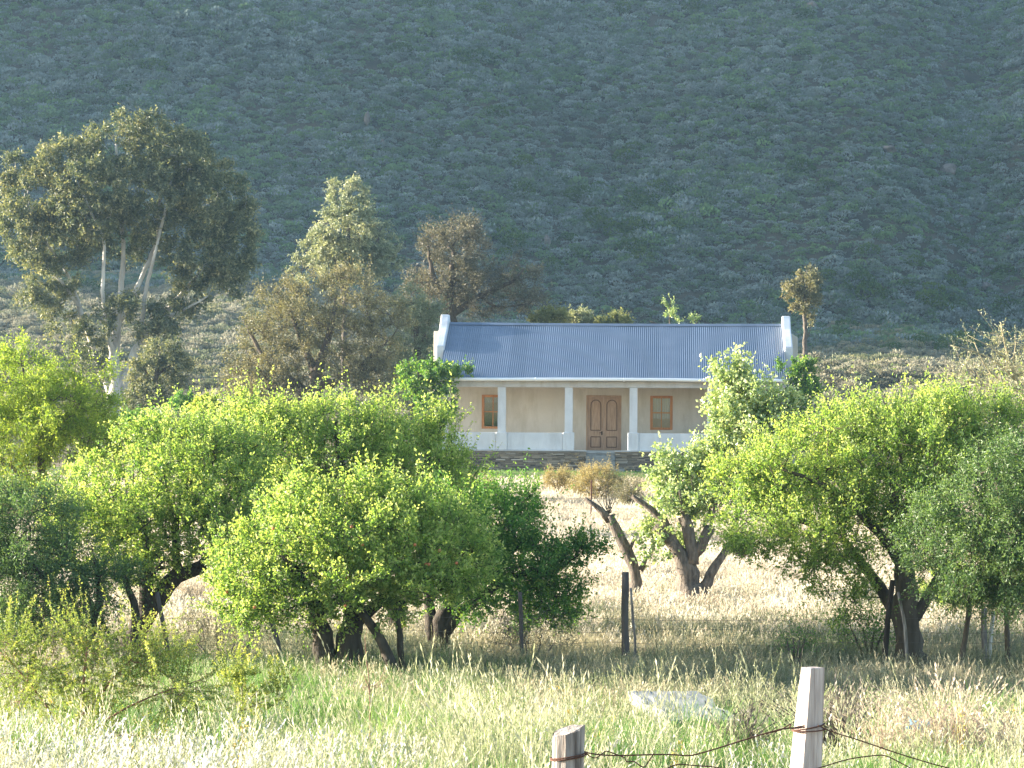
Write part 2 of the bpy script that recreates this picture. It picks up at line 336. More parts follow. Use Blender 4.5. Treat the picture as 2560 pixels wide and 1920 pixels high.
def scrub_mat(name, cols, patch=0.05):
    m, n, out = new_mat(name); pos = wpos(n)
    rnd = n.nodes.new('ShaderNodeObjectInfo').outputs['Random']
    t = noise(n, patch, 3, pos)
    s1 = n.nodes.new('ShaderNodeMath'); s1.operation = 'MULTIPLY_ADD'; n.links.new(rnd, s1.inputs[0]); s1.inputs[1].default_value = 0.62
    s0 = n.nodes.new('ShaderNodeMath'); s0.operation = 'MULTIPLY'; n.links.new(t.outputs[0], s0.inputs[0]); s0.inputs[1].default_value = 0.75
    s4 = n.nodes.new('ShaderNodeMath'); s4.operation = 'SUBTRACT'; n.links.new(s0.outputs[0], s4.inputs[0]); s4.inputs[1].default_value = 0.18
    n.links.new(s4.outputs[0], s1.inputs[2])
    k = len(cols); col = ramp(n, [(i / (k - 1), c) for i, c in enumerate(cols)], s1.outputs[0]).outputs[0]
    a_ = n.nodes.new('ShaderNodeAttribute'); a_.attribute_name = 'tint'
    col = mixc(n, col, ramp(n, [(0, (0.75, 0.75, 0.75)), (1, (1.3, 1.3, 1.25))], a_.outputs['Fac']).outputs[0], 1.0, 'MULTIPLY')  # painted bush shading from tint, multiplied into the scrub colour
    d = n.nodes.new('ShaderNodeBsdfDiffuse'); n.links.new(col, d.inputs[0]); tr = n.nodes.new('ShaderNodeBsdfTranslucent'); n.links.new(col, tr.inputs[0])
    mx = n.nodes.new('ShaderNodeMixShader'); mx.inputs[0].default_value = 0.25; n.links.new(d.outputs[0], mx.inputs[1]); n.links.new(tr.outputs[0], mx.inputs[2]); n.links.new(mx.outputs[0], out.inputs[0])
    return m
M['fynbos'] = scrub_mat('fynbos', [(0.09, 0.115, 0.10), (0.17, 0.20, 0.18), (0.27, 0.31, 0.30), (0.12, 0.17, 0.11), (0.18, 0.27, 0.12), (0.22, 0.255, 0.235)])
M['renoster'] = scrub_mat('renoster', [(0.13, 0.13, 0.09), (0.24, 0.22, 0.155), (0.34, 0.31, 0.23), (0.16, 0.18, 0.10), (0.38, 0.33, 0.17)])

# ------------------------------------------------------------------ ground sheet and air
def axis(lims):
    out_ = []
    for a, b, st in lims: out_.append(np.arange(a, b, st))
    return np.concatenate(out_ + [[lims[-1][1]]])
gx = axis([(-700, -260, 22), (-260, -100, 5), (-100, -30, 1.6), (-30, 30, 0.6), (30, 100, 1.6), (100, 260, 5), (260, 700, 22)])
gy = axis([(-60, 10, 4), (10, 135, 0.9), (135, 300, 1.5), (300, 400, 1.3), (400, 560, 8), (560, 1000, 40)])
X, Y = np.meshgrid(gx, gy); Z = ground(X, Y)
V = np.stack([X.ravel(), Y.ravel(), Z.ravel()], 1); nx, ny = len(gx), len(gy)
I = np.arange(nx * ny).reshape(ny, nx)
F = np.stack([I[:-1, :-1].ravel(), I[:-1, 1:].ravel(), I[1:, 1:].ravel(), I[1:, :-1].ravel()], 1)
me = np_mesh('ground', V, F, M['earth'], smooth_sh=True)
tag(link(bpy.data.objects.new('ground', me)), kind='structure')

# ------------------------------------------------------------------ leaves and branches
def unit(v): return v / (np.linalg.norm(v, axis=-1, keepdims=True) + 1e-9)
def leaf_quads(P, A, L, W, g, fold=0.25):
    n_ = len(P); Nn = unit(g.normal(size=(n_, 3))); B = unit(np.cross(A, Nn)); C = np.cross(A, B)
    L = L[:, None]; W = W[:, None]
    V = np.stack([P, P + A * L * 0.45 + B * W / 2 + C * W * fold, P + A * L, P + A * L * 0.45 - B * W / 2 + C * W * fold], 1).reshape(-1, 3)
    F = np.arange(4 * n_).reshape(n_, 4)
    return V, F

class Crown:
    """woody frame grown towards clump centres, then twigs with leaves"""
    def __init__(s, seed): s.g = np.random.default_rng(seed); s.P = []; s.par = []; s.r = []; s.att = []; s.chains = []
    def node(s, p, par, r=0.0, att=True):
        s.P.append(np.array(p, float)); s.par.append(par); s.r.append(r); s.att.append(att); return len(s.P) - 1
    def stem(s, pts, attach_from=0.35, start=None):
        """pts list (x,y,z,r); returns chain"""
        pts = np.array(pts, float)
        if start is None and len(s.P) and False: pass
        seg = np.linalg.norm(np.diff(pts[:, :3], axis=0), axis=1); cum = np.concatenate([[0], np.cumsum(seg)])
        L = cum[-1]; k = max(4, int(L / max(0.18, L / 26)))
        t = np.linspace(0, L, k)
        # smooth the polyline
        q = np.stack([np.interp(t, cum, pts[:, i]) for i in range(4)], 1)
        for _ in range(2): q[1:-1] = (q[:-2] + 2 * q[1:-1] + q[2:]) / 4
        q[1:-1, :3] += s.g.normal(size=(k - 2, 3)) * 0.17 * q[1:-1, 3:4]
        ch = []; par = -1
        for i in range(k):
            par = s.node(q[i, :3], par, q[i, 3], i / k >= attach_from); ch.append(par)
        s.chains.append((ch, True))
    def grow(s, centres, seglen=0.35, wig=0.10, down=0.6, curve=0.15):
        P0 = np.array([p for p, a in zip(s.P, s.att) if a])
        d0 = np.min(np.linalg.norm(centres[:, None] - P0[None], axis=2), axis=1)
        ends = []
        for ci in np.argsort(d0):
            c = centres[ci]; P = np.array(s.P); A = np.array(s.att)
            d = np.linalg.norm(P - c, axis=1); cost = d + down * np.maximum(0, P[:, 2] - c[2]) + np.where(A, 0, 1e6)
            k = int(np.argmin(cost)); a = P[k]; L = d[k]; ns = max(2, int(L / seglen))
            side = s.g.normal(size=3) * wig * L; bow = np.array([0, 0, curve * L])
            ch = [k]; par = k
            for j in range(1, ns + 1):
                t = j / ns; q = a + (c - a) * t + (side + bow) * math.sin(t * math.pi) + (s.g.normal(size=3) * 0.03 * L if j < ns else 0)
                par = s.node(q, par); ch.append(par)
            s.chains.append((ch, False)); ends.append(par)
        return ends
    def wood(s, mb, rtip=0.006, power=0.45, rmin=0.0, wob=0.14):
        n_ = len(s.P); cnt = np.zeros(n_); child = np.zeros(n_, bool)
        for i in range(n_):
            if s.par[i] >= 0: child[s.par[i]] = True
        cnt[~child] = 1
        for i in range(n_ - 1, -1, -1):
            if s.par[i] >= 0: cnt[s.par[i]] += cnt[i]
        for ch, stem in s.chains:
            if len(ch) < 2: continue
            P = np.array([s.P[i] for i in ch])
            if stem: r = np.array([s.r[i] for i in ch]); sides = 9
            else:
                r = np.maximum(rtip * cnt[ch] ** power, rmin); r[0] = min(r[0], r[1] * 1.25)
                if s.r[ch[0]] > 0: r[0] = min(r[1] * 1.3, s.r[ch[0]])
                sides = 6 if r[1] > 0.03 else 4
            mb.tube(P, r, 11 if stem and r[0] > .1 else sides, wob=wob if stem else 0.0)

def sample_lobes(g, lobes, k, shell=2.2, minz=None):
    """lobes: centre(3), radii(3). k points in the union, biased to the outside"""
    w_ = np.array([l[1][0] * l[1][2] * (l[1][1]) for l in lobes]) ** 0.75; w_ = w_ / w_.sum(); out_ = []; ow = []
    C = np.array([l[0] for l in lobes]); Rr = np.array([l[1] for l in lobes])
    tries = 0
    while len(out_) < k and tries < k * 60:
        tries += 1
        i = g.choice(len(lobes), p=w_); d = unit(g.normal(size=3)); r = g.uniform() ** (1 / shell)
        p = C[i] + d * r * Rr[i]
        q = np.linalg.norm((p - C) / Rr, axis=1); q[i] = 9
        if (q < 0.55).any() and g.uniform() < 0.6: continue
        if minz is not None and p[2] < minz: continue
        out_.append(p); ow.append(unit(d / Rr[i] * np.mean(Rr[i])))
    return np.array(out_), np.array(ow)

def foliage(g, ends, outs, ntw=7, tl=(0.25, 0.5), nl=16, ll=0.055, lw=0.03, up=0.5, out=0.6, droop=0.0, spread=0.5, jit=0.02, tintb=0.0, leafdir=0.6, tip=0.6, shoots=0.1):
    k = len(ends)
    S = np.repeat(ends, ntw, 0); O = np.repeat(outs, ntw, 0)
    D = unit(O * out + np.array([0, 0, up]) + g.normal(size=S.shape) * spread)
    L = tl[0] + (tl[1] - tl[0]) * g.uniform(size=len(S)) ** 1.3; S = S + g.normal(size=S.shape) * 0.05
    lg_ = g.uniform(size=len(S)) < shoots; D[lg_] = unit(D[lg_] * 0.6 + np.array([0, 0, 0.75])); L[lg_] *= 1.7
    E = S + D * L[:, None]; E[:, 2] -= droop * L
    T = np.repeat(np.tile(np.linspace(0.12, 1, nl), 1)[None], len(S), 0) + g.uniform(-0.04, 0.04, (len(S), nl))
    Pm = S[:, None] + D[:, None] * (L[:, None] * T)[..., None]; Pm[..., 2] -= droop * (L[:, None] * T ** 2)
    Pm = Pm + g.normal(size=Pm.shape) * jit
    P = Pm.reshape(-1, 3); DD = np.repeat(D, nl, 0)
    A = unit(DD * leafdir + unit(g.normal(size=P.shape)) + np.array([0, 0, -droop * 1.5]))
    sz = g.uniform(0.65, 1.25, len(P)) * np.repeat(g.uniform(0.85, 1.15, len(S)), nl)
    V, F = leaf_quads(P, A, ll * sz, lw * sz, g)
    tt = np.clip(tintb + tip * (T.ravel() ** 1.5) * 0.75 + g.normal(size=len(P)) * 0.12 + np.repeat(g.normal(size=len(S)), nl) * 0.10, 0, 1)
    return V, F, np.repeat(tt, 4), (S, E)

def twig_mb(mb, S, E, r=0.004, every=1):
    for a, b in zip(S[::every], E[::every]): mb.tube([a, b], [r, r * 0.5], 3, cap=False)

def lobes_px(D, L):
    """(cx, cy, rx, ry in photo px, depth offset, depth radius) -> world ellipsoids at distance D"""
    o = []
    for (cx, cy, rx, ry, dy, rd) in L:
        c = at(cx, cy, D + dy); s_ = (D + dy) / FPX
        o.append((c, np.array([rx * s_, rd, ry * s_])))
    return o

def stem_px(D, pts, root=False):
    o = []
    for i, (px, py, dy, r) in enumerate(pts):
        p = at(px, py, D + dy)
        if i == 0 and root: p[2] = min(p[2], gz(p[0], p[1])) - 0.15
        o.append((*p, r))
    return o

def tree(name, label, cat, D, stems, lobes, nclump, seed, leaf, bark, group=None, nroot=1, grow=None, fol=None, rtip=0.006, shell=2.2,
         twigs=1, attach=0.35, crown='crown', trunk='trunk', extra=None, below=None, power=0.45):
    root_pt = stem_px(D, stems[0][:1], True)[0]
    e = empty(name, (root_pt[0], root_pt[1], gz(root_pt[0], root_pt[1])))
    tag(e, label, cat, group)
    c = Crown(seed)
    for i, st in enumerate(stems): c.stem(stem_px(D, st, i < nroot), attach if i < nroot else 0.25)
    g = c.g
    LB = lobes_px(D, lobes)
    cen, outs = sample_lobes(g, LB, nclump, shell, gz(root_pt[0], root_pt[1]) + 0.35)
    order_ends = c.grow(cen, **(grow or {}))
    ep = np.array([c.P[i] for i in order_ends])
    # outward directions follow the nearest lobe
    C = np.array([l[0] for l in LB]); Rr = np.array([l[1] for l in LB])
    q = (ep[:, None] - C[None]) / Rr[None]; j = np.argmin(np.linalg.norm(q, axis=2), axis=1)
    ou = unit(q[np.arange(len(ep)), j] / Rr[j])
    V, F, tt, (S, E) = foliage(g, ep, ou, **(fol or {}))
    mb = MB(); c.wood(mb, rtip, power)
    if twigs: twig_mb(mb, S, E, rtip * 0.6, twigs)
    mb.build(trunk, M[bark], e, sm=True)
    me = np_mesh(crown, local(e, V), F, M[leaf], tt)
    co = link(bpy.data.objects.new(crown, me), e)
    return e

# ------------------------------------------------------------------ instanced ground cover (uncountable)
def protos(name, meshes):
    col = bpy.data.collections.new(name)
    for i, me in enumerate(meshes):
        col.objects.link(bpy.data.objects.new(name, me))
    return col
def scatter(name, P, scale, rot, idx, col, kindlabel=None, label=None, cat=None):
    me = bpy.data.meshes.new(name); me.vertices.add(len(P)); me.vertices.foreach_set('co', np.asarray(P, np.float32).ravel())
    a = me.attributes.new('scl', 'FLOAT_VECTOR', 'POINT'); a.data.foreach_set('vector', np.asarray(scale, np.float32).ravel())
    a = me.attributes.new('rot', 'FLOAT_VECTOR', 'POINT'); a.data.foreach_set('vector', np.asarray(rot, np.float32).ravel())
    a = me.attributes.new('idx', 'INT', 'POINT'); a.data.foreach_set('value', np.asarray(idx, np.int32))
    o = link(bpy.data.objects.new(name, me))
    ng = bpy.data.node_groups.new(name, 'GeometryNodeTree')
    ng.interface.new_socket('Geometry', in_out='INPUT', socket_type='NodeSocketGeometry'); ng.interface.new_socket('Geometry', in_out='OUTPUT', socket_type='NodeSocketGeometry')
    gi = ng.nodes.new('NodeGroupInput'); go = ng.nodes.new('NodeGroupOutput')
    ip = ng.nodes.new('GeometryNodeInstanceOnPoints'); ci = ng.nodes.new('GeometryNodeCollectionInfo')
    ci.inputs['Collection'].default_value = col; ci.inputs['Separate Children'].default_value = True; ci.inputs['Reset Children'].default_value = True
    def attr(nm, t):
        x = ng.nodes.new('GeometryNodeInputNamedAttribute'); x.data_type = t; x.inputs['Name'].default_value = nm
        return x.outputs['Attribute']
    ng.links.new(gi.outputs[0], ip.inputs['Points']); ng.links.new(ci.outputs[0], ip.inputs['Instance']); ip.inputs['Pick Instance'].default_value = True
    ng.links.new(attr('idx', 'INT'), ip.inputs['Instance Index'])
    rt = attr('rot', 'FLOAT_VECTOR'); e2r = ng.nodes.new('FunctionNodeEulerToRotation'); ng.links.new(rt, e2r.inputs[0]); ng.links.new(e2r.outputs[0], ip.inputs['Rotation'])
    ng.links.new(attr('scl', 'FLOAT_VECTOR'), ip.inputs['Scale']); ng.links.new(ip.outputs[0], go.inputs[0])
    o.modifiers.new('scatter', 'NODES').node_group = ng
    tag(o, label, cat, kind='stuff')
    return o

def tuft(seed, nb, h, wd, lean, spread, mat, seeds=0, seedlen=0.05, seedw=0.012):
    g = np.random.default_rng(seed); Vs = []; Fs = []; Ts = []; n_ = 0
    for b in range(nb):
        hh = h * g.uniform(0.45, 1.0); a = g.uniform(0, 6.283); l = lean * g.uniform(0.2, 1.3); w_ = wd * g.uniform(0.6, 1.2)
        p0 = np.array([g.normal() * spread, g.normal() * spread, 0]); dr = np.array([math.cos(a), math.sin(a), 0]); sd_ = unit(np.cross(dr, [0, 0, 1]) + g.normal(size=3) * 0.5)
        pts = [p0 + dr * l * hh * t ** 2 + np.array([0, 0, hh * t * (1 - 0.25 * l * t)]) for t in (0, 0.35, 0.7, 1.0)]
        ws = [w_, w_ * 0.85, w_ * 0.5, w_ * 0.08]
        for p, ww in zip(pts, ws): Vs += [p - sd_ * ww / 2, p + sd_ * ww / 2]
        for i in range(3): Fs.append((n_ + 2 * i, n_ + 2 * i + 1, n_ + 2 * i + 3, n_ + 2 * i + 2))
        tb = g.uniform(0, 1); Ts += [tb * 0.6, tb * 0.6, tb * 0.8, tb * 0.8, tb, tb, tb, tb]; n_ += 8
        if g.uniform() < seeds:
            for q in range(6):
                base = pts[3] - (pts[3] - pts[2]) * q * 0.14; ax = unit((pts[3] - pts[2]) + g.normal(size=3) * 0.04); s2 = unit(np.cross(ax, g.normal(size=3)))
                Vs += [base, base + ax * seedlen * 0.5 + s2 * seedw, base + ax * seedlen, base + ax * seedlen * 0.5 - s2 * seedw]
                Fs.append((n_, n_ + 1, n_ + 2, n_ + 3)); Ts += [1.0] * 4; n_ += 4
    return np_mesh('tuft', np.array(Vs), np.array(Fs), mat, np.array(Ts))

def shrub_mesh(seed, nq, leaf, mat, flat=0.75, lump=0.25):
    g = np.random.default_rng(seed)
    lob = unit(g.normal(size=(7, 3))); lob[:, 2] = np.abs(lob[:, 2])
    d = unit(g.normal(size=(nq, 3))); d[:, 2] = np.abs(d[:, 2]) * 1.0 - 0.1; d = unit(d)
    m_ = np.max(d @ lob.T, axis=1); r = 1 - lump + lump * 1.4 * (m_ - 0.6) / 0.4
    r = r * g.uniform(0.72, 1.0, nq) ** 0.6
    P = d * r[:, None] * np.array([1, 1, flat]); P[:, 2] = np.maximum(P[:, 2], -0.1)
    A = unit(d * 0.9 + g.normal(size=d.shape) * 0.6 + np.array([0, 0, 0.4])); L = leaf * g.uniform(0.6, 1.4, nq)
    V, F = leaf_quads(P - A * (L * 0.5)[:, None], A, L, L * 0.6, g)
    return np_mesh('shrub', V, F, mat, np.repeat(np.clip((r - 0.5) * 1.4 + g.normal(size=nq) * 0.2, 0, 1), 4))  # inner leaves darker, outer lighter: bush shading put into the tint

def region(g, n_, y0, y1, margin=0.25, bias=1.0):
    u = g.uniform(size=n_); y = np.sqrt(y0 ** 2 + u * (y1 ** 2 - y0 ** 2)) if bias == 1 else y0 + (y1 - y0) * u
    hw = 0.18 * y * (1 + margin) + 2; x = g.uniform(-1, 1, n_) * hw
    return x, y

# ------------------------------------------------------------------ house
HD = 120.0; HA = R(3.1)
hp = at(1100, 1172, HD); HX, HY, HZ = float(hp[0]), HD, CZ
house = empty('farmhouse', (HX, HY, HZ)); house.rotation_euler = (0, 0, -HA)
tag(house, 'low white farmhouse with blue corrugated roof and pillared verandah at the foot of the hill', 'house')
def U(px, v=0.0):
    k = (px - 1280) / FPX; return (k * (HY + v) - HX - v * math.sin(HA)) / (math.cos(HA) + k * math.sin(HA))
ZB, ZF, ZLW = -1.34, -0.42, 0.32            # ground, stoep floor, top of the low wall (from eye height)
ZBEAM, ZG = 2.23, 2.48
WV = 2.4                                   # main wall sits this far back
UL, UR = U(1100), U(1962)
GL0, GL1 = U(1101, 5), U(1122, 5); GR0, GR1 = U(1954, 5), U(1975, 5)
RV0, RZ0, RVR, RZR = -0.28, 2.60, 5.2, 5.10; SL = (RZR - RZ0) / (RVR - RV0)
def hb(name, mats, mb, parent=house, bevel=0.0, sm=False):
    return mb.build(name, mats, parent, sm=sm, bevel=bevel, raw=True)
# front wall with openings
d0, d1 = U(1466, WV), U(1554, WV); W1 = (U(1205, WV), U(1261, WV)); W2 = (U(1626, WV), U(1682, WV)); W3 = (U(1812, WV), U(1868, WV))
WZ0, WZ1 = 0.48, 1.94
mb = MB(); us = [GL0 + 0.02] + [*W1, d0, d1, *W2, *W3] + [GR1 - 0.02]
for a, b in zip(us[0::2], us[1::2]): mb.box(a, b, WV, WV + 0.32, ZF - 0.5, 2.66)
mb.box(d0, d1, WV, WV + 0.32, WZ1, 2.66)
for a, b in (W1, W2, W3): mb.box(a, b, WV, WV + 0.32, WZ1, 2.66); mb.box(a, b, WV, WV + 0.32, ZF - 0.5, WZ0)
mb.box(GL0 + 0.02, GR1 - 0.02, 7.75, 8.0, ZB, 2.6)
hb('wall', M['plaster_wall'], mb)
# gable walls with parapets
for a, b, lab in ((GL0, GL1, 0), (GR0, GR1, 1)):
    zz = lambda v: RZ0 + SL * (v - RV0)
    h = 0.27
    poly = [(WV - 0.02, ZB), (WV - 0.02, zz(WV) + 0.22), (WV + 0.3, zz(WV + 0.3) + h), (3.3, zz(3.3) + h + .03), (4.2, zz(4.2) + h - .02), (RVR - 0.28, RZR + 0.30), (RVR - 0.2, RZR + 0.40), (RVR + 0.2, RZR + 0.40), (RVR + 0.3, RZR + 0.28), (8.0, RZR - SL * 2.8 + h), (8.0, ZB)]
    mb = MB(); mb.prism(poly, 0, a, b); hb('gable_wall', M['plaster'], mb, bevel=0.05)
    mb = MB()
    if lab == 0: mb.prism([(4.4, ZB), (4.4, 4.6), (4.5, 4.75), (6.0, 4.78), (6.0, ZB)], 0, a - 0.26, a - 0.003)
    else: mb.prism([(b + 0.003, ZB), (b + 0.003, 4.72), (b + 0.30, 4.55), (b + 0.32, ZB)], 1, 4.4, 6.0)
    hb('chimney_breast', M['plaster_wall'], mb, bevel=0.03)
# roof: one corrugated sheet each side
mb = MB(); per = 0.0885; nu = int((U(1966) - U(1098)) / per * 6); uu = np.linspace(U(1098), U(1966), nu)
corr = 0.013 * np.sin(uu / per * 2 * math.pi)
for side in (0, 1):
    vv = np.linspace(RV0, RVR, 7) if side == 0 else np.linspace(RVR, 8.3, 3)
    rows = []
    for v in vv:
        z = RZ0 + SL * (v - RV0) if side == 0 else RZR - SL * (v - RVR)
        sag = -0.03 * np.sin((uu - uu[0]) / (uu[-1] - uu[0]) * math.pi) + 0.006 * vnoise(uu * 1.3, uu * 0 + v, 2)
        rows.append(np.stack([uu, np.full(nu, v), z + corr + sag + 0.03], 1))
    Vv = np.concatenate(rows); k = len(vv)
    if side == 1: keep = (uu > GL0) & (uu < GR1)
    mb.add(Vv, [(i * nu + j, i * nu + j + 1, (i + 1) * nu + j + 1, (i + 1) * nu + j) for i in range(k - 1) for j in range(nu - 1)])
roof = hb('roof', M['roof'], mb)
mb = MB(); n_ = 24; ue = np.linspace(GL1 - 0.05, GR0 + 0.05, n_)
for i in range(n_ - 1):
    za = RZR + 0.055 - 0.03 * math.sin(i / n_ * math.pi); zb_ = RZR + 0.055 - 0.03 * math.sin((i + 1) / n_ * math.pi); q = 0.21 * SL
    mb.add([(ue[i], RVR - 0.21, za - q), (ue[i], RVR, za + 0.02), (ue[i], RVR + 0.21, za - q), (ue[i + 1], RVR - 0.21, zb_ - q), (ue[i + 1], RVR, zb_ + 0.02), (ue[i + 1], RVR + 0.21, zb_ - q)], [(0, 3, 4, 1), (1, 4, 5, 2)])
hb('ridge_cap', M['roof'], mb, roof)
# gutter: half round trough in three lengths with joints
mb = MB(); gu = np.linspace(U(1095), U(1962), 40); sagz = 0.02 * vnoise(gu / 3, gu * 0, 12)
mb.tube(np.stack([gu, np.full(40, -0.33), ZG + 0.075 + sagz], 1), 0.072, 10)
for px in (1340, 1560, 1760): mb.tube([(U(px) - 0.03, -0.33, ZG + 0.075), (U(px) + 0.03, -0.33, ZG + 0.075)], 0.082, 10)
hb('gutter', M['gutter'], mb, sm=True)
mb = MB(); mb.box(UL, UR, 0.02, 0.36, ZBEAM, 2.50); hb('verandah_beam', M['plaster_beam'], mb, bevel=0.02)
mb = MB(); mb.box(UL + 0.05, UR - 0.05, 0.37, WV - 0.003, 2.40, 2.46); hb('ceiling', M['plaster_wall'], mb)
mb = MB(); mb.box(UL, UR, 0.06, WV - 0.003, ZF - 0.12, ZF); hb('floor', M['floor'], mb)
# columns and low walls
cx_ = [1109, 1254.5, 1422, 1584, 1778, 1951]
for i, c in enumerate(cx_):
    mb = MB(); u = U(c); a = 0.165
    # slightly uneven hand-plastered shaft
    n_ = 9; zs = np.linspace(ZLW + 0.005, ZBEAM - 0.002, n_)
    for k in range(n_ - 1):
        o0 = 0.012 * vnoise(zs[k] * 1.3, i * 3.3, 7); o1 = 0.012 * vnoise(zs[k + 1] * 1.3, i * 3.3, 7)
        V = [(u - a + o0, 0.04, zs[k]), (u + a + o0, 0.04, zs[k]), (u + a + o0, 0.36, zs[k]), (u - a + o0, 0.36, zs[k]),
             (u - a + o1, 0.04, zs[k + 1]), (u + a + o1, 0.04, zs[k + 1]), (u + a + o1, 0.36, zs[k + 1]), (u - a + o1, 0.36, zs[k + 1])]
        mb.add(V, [(0, 1, 5, 4), (1, 2, 6, 5), (2, 3, 7, 6), (3, 0, 4, 7)])
    col_ = hb('column', M['plaster'], mb)
    mb = MB(); mb.box(u - 0.235, u + 0.235, -0.01, 0.41, ZF + 0.003, ZLW + 0.02); hb('pedestal', M['plaster'], mb, col_, bevel=0.025)
for a, b in ((0, 1), (1, 2), (3, 4), (4, 5)):
    mb = MB(); mb.box(U(cx_[a]) + 0.237, U(cx_[b]) - 0.237, 0.05, 0.32, ZF + 0.003, ZLW); hb('low_wall', M['plaster'], mb, bevel=0.02)
# dry-stacked slate plinth in two stretches beside the steps
def slate(u0, u1, v=0.0, z0=ZB, z1=ZF - 0.03):
    V = []; T = []; z = z0
    def bx(a, b, c, d, e, f, t):
        q = np.array([(x, y, zz_) for zz_ in (e, f) for y in (c, d) for x in (a, b)]); V.append(q + rng.uniform(-.006, .006, q.shape)); T.extend([t] * 8)
    bx(u0, u1, v + 0.10, v + 0.5, z0, z1 - 0.02, 0.0)
    while z < z1 - 0.02:
        hgt = min(rng.uniform(0.03, 0.065), z1 - z); x = u0
        while x < u1:
            l = min(rng.uniform(0.14, 0.55), u1 - x + 0.02); hh = hgt * rng.uniform(0.7, 1.05)
            bx(x + 0.006, x + l - 0.006, v - rng.uniform(0.0, 0.05), v + 0.16, z + 0.004, z + hh - 0.004, float(np.clip(rng.normal(0.5, 0.22), 0.05, 1)))
            x += l
        z += hgt
    n_ = len(V); base = np.array([(0, 2, 3, 1), (4, 5, 7, 6), (0, 1, 5, 4), (2, 6, 7, 3), (0, 4, 6, 2), (1, 3, 7, 5)])
    F = (base[None] + 8 * np.arange(n_)[:, None, None]).reshape(-1, 4)
    return link(bpy.data.objects.new('stone_plinth', np_mesh('stone_plinth', np.concatenate(V), F, M['slate'], T)), house)
s0, s1 = U(1466), U(1539)
slate(UL - 0.3, s0 - 0.005); slate(s1 + 0.005, UR + 0.3)
mb = MB(); mb.box(s1 - 0.02, UR + 0.2, -0.06, 0.058, ZF - 0.035, ZF - 0.002); mb.box(UL - 0.2, s0 + 0.02, -0.05, 0.058, ZF - 0.035, ZF - 0.004); hb('plinth_ledge', M['plaster'], mb, bevel=0.01)
mb = MB()
for k in range(4): mb.box(s0, s1, 0.02 + 0.22 - 0.26 * (k + 1) + 0.1, 0.30, ZF - 0.20 * (k + 1) - 0.03, ZF - 0.20 * k - 0.02 - (0.0 if k else 0.105), jit=0.012)
mb.box(s0 - 0.42, s1 + 0.42, -1.25, -0.72, ZB, -1.17, jit=0.02)
hb('steps', M['concrete'], mb, bevel=0.015)
# double door
fd = MB(); fw = 0.07
fd.box(d0, d0 + fw, WV - 0.03, WV + 0.14, ZF, WZ1); fd.box(d1 - fw, d1, WV - 0.03, WV + 0.14, ZF, WZ1); fd.box(d0 + fw, d1 - fw, WV - 0.03, WV + 0.14, WZ1 - 0.07, WZ1)
door = hb('door', M['door_wood'], fd, bevel=0.008)
dm = (d0 + d1) / 2
for a, b in ((d0 + fw + 0.004, dm - 0.004), (dm + 0.004, d1 - fw - 0.004)):
    mb = MB(); mb.box(a, b, WV + 0.03, WV + 0.075, ZF + 0.015, WZ1 - 0.075)
    c = (a + b) / 2; hw = (b - a) / 2 - 0.125; y0 = WV + 0.012
    def ring(pts, wd, m=1):
        k = len(pts)
        for i in range(k):
            p, q = np.array(pts[i]), np.array(pts[(i + 1) % k]); mb.tube([(p[0], y0 + 0.012, p[1]), (q[0], y0 + 0.012, q[1])], wd, 6, m=m)
    ring([(c - hw, ZF + 0.14), (c + hw, ZF + 0.14), (c + hw, ZF + 0.58), (c - hw, ZF + 0.58)], 0.022)
    zt = WZ1 - 0.20 - hw; arc = [(c + hw * math.cos(t), zt + hw * math.sin(t)) for t in np.linspace(0, math.pi, 9)]
    ring([(c - hw, ZF + 0.86), (c + hw, ZF + 0.86)] + arc, 0.022)
    mb.box(c - hw + 0.05, c + hw - 0.05, y0 + 0.002, y0 + 0.03, ZF + 0.19, ZF + 0.53)
    mb.box(c - hw + 0.06, c + hw - 0.06, y0 + 0.002, y0 + 0.03, ZF + 0.92, zt)
    hb('door_leaf', [M['door_wood'], M['door_trim']], mb, door)
mb = MB(); mb.box(dm - 0.10, dm - 0.055, WV - 0.004, WV + 0.029, ZF + 0.66, ZF + 0.82); mb.tube([(dm - 0.078, WV - 0.004, ZF + 0.76), (dm - 0.078, WV - 0.05, ZF + 0.76), (dm - 0.17, WV - 0.055, ZF + 0.755)], 0.011, 6)
hb('handle', M['iron'], mb, door)
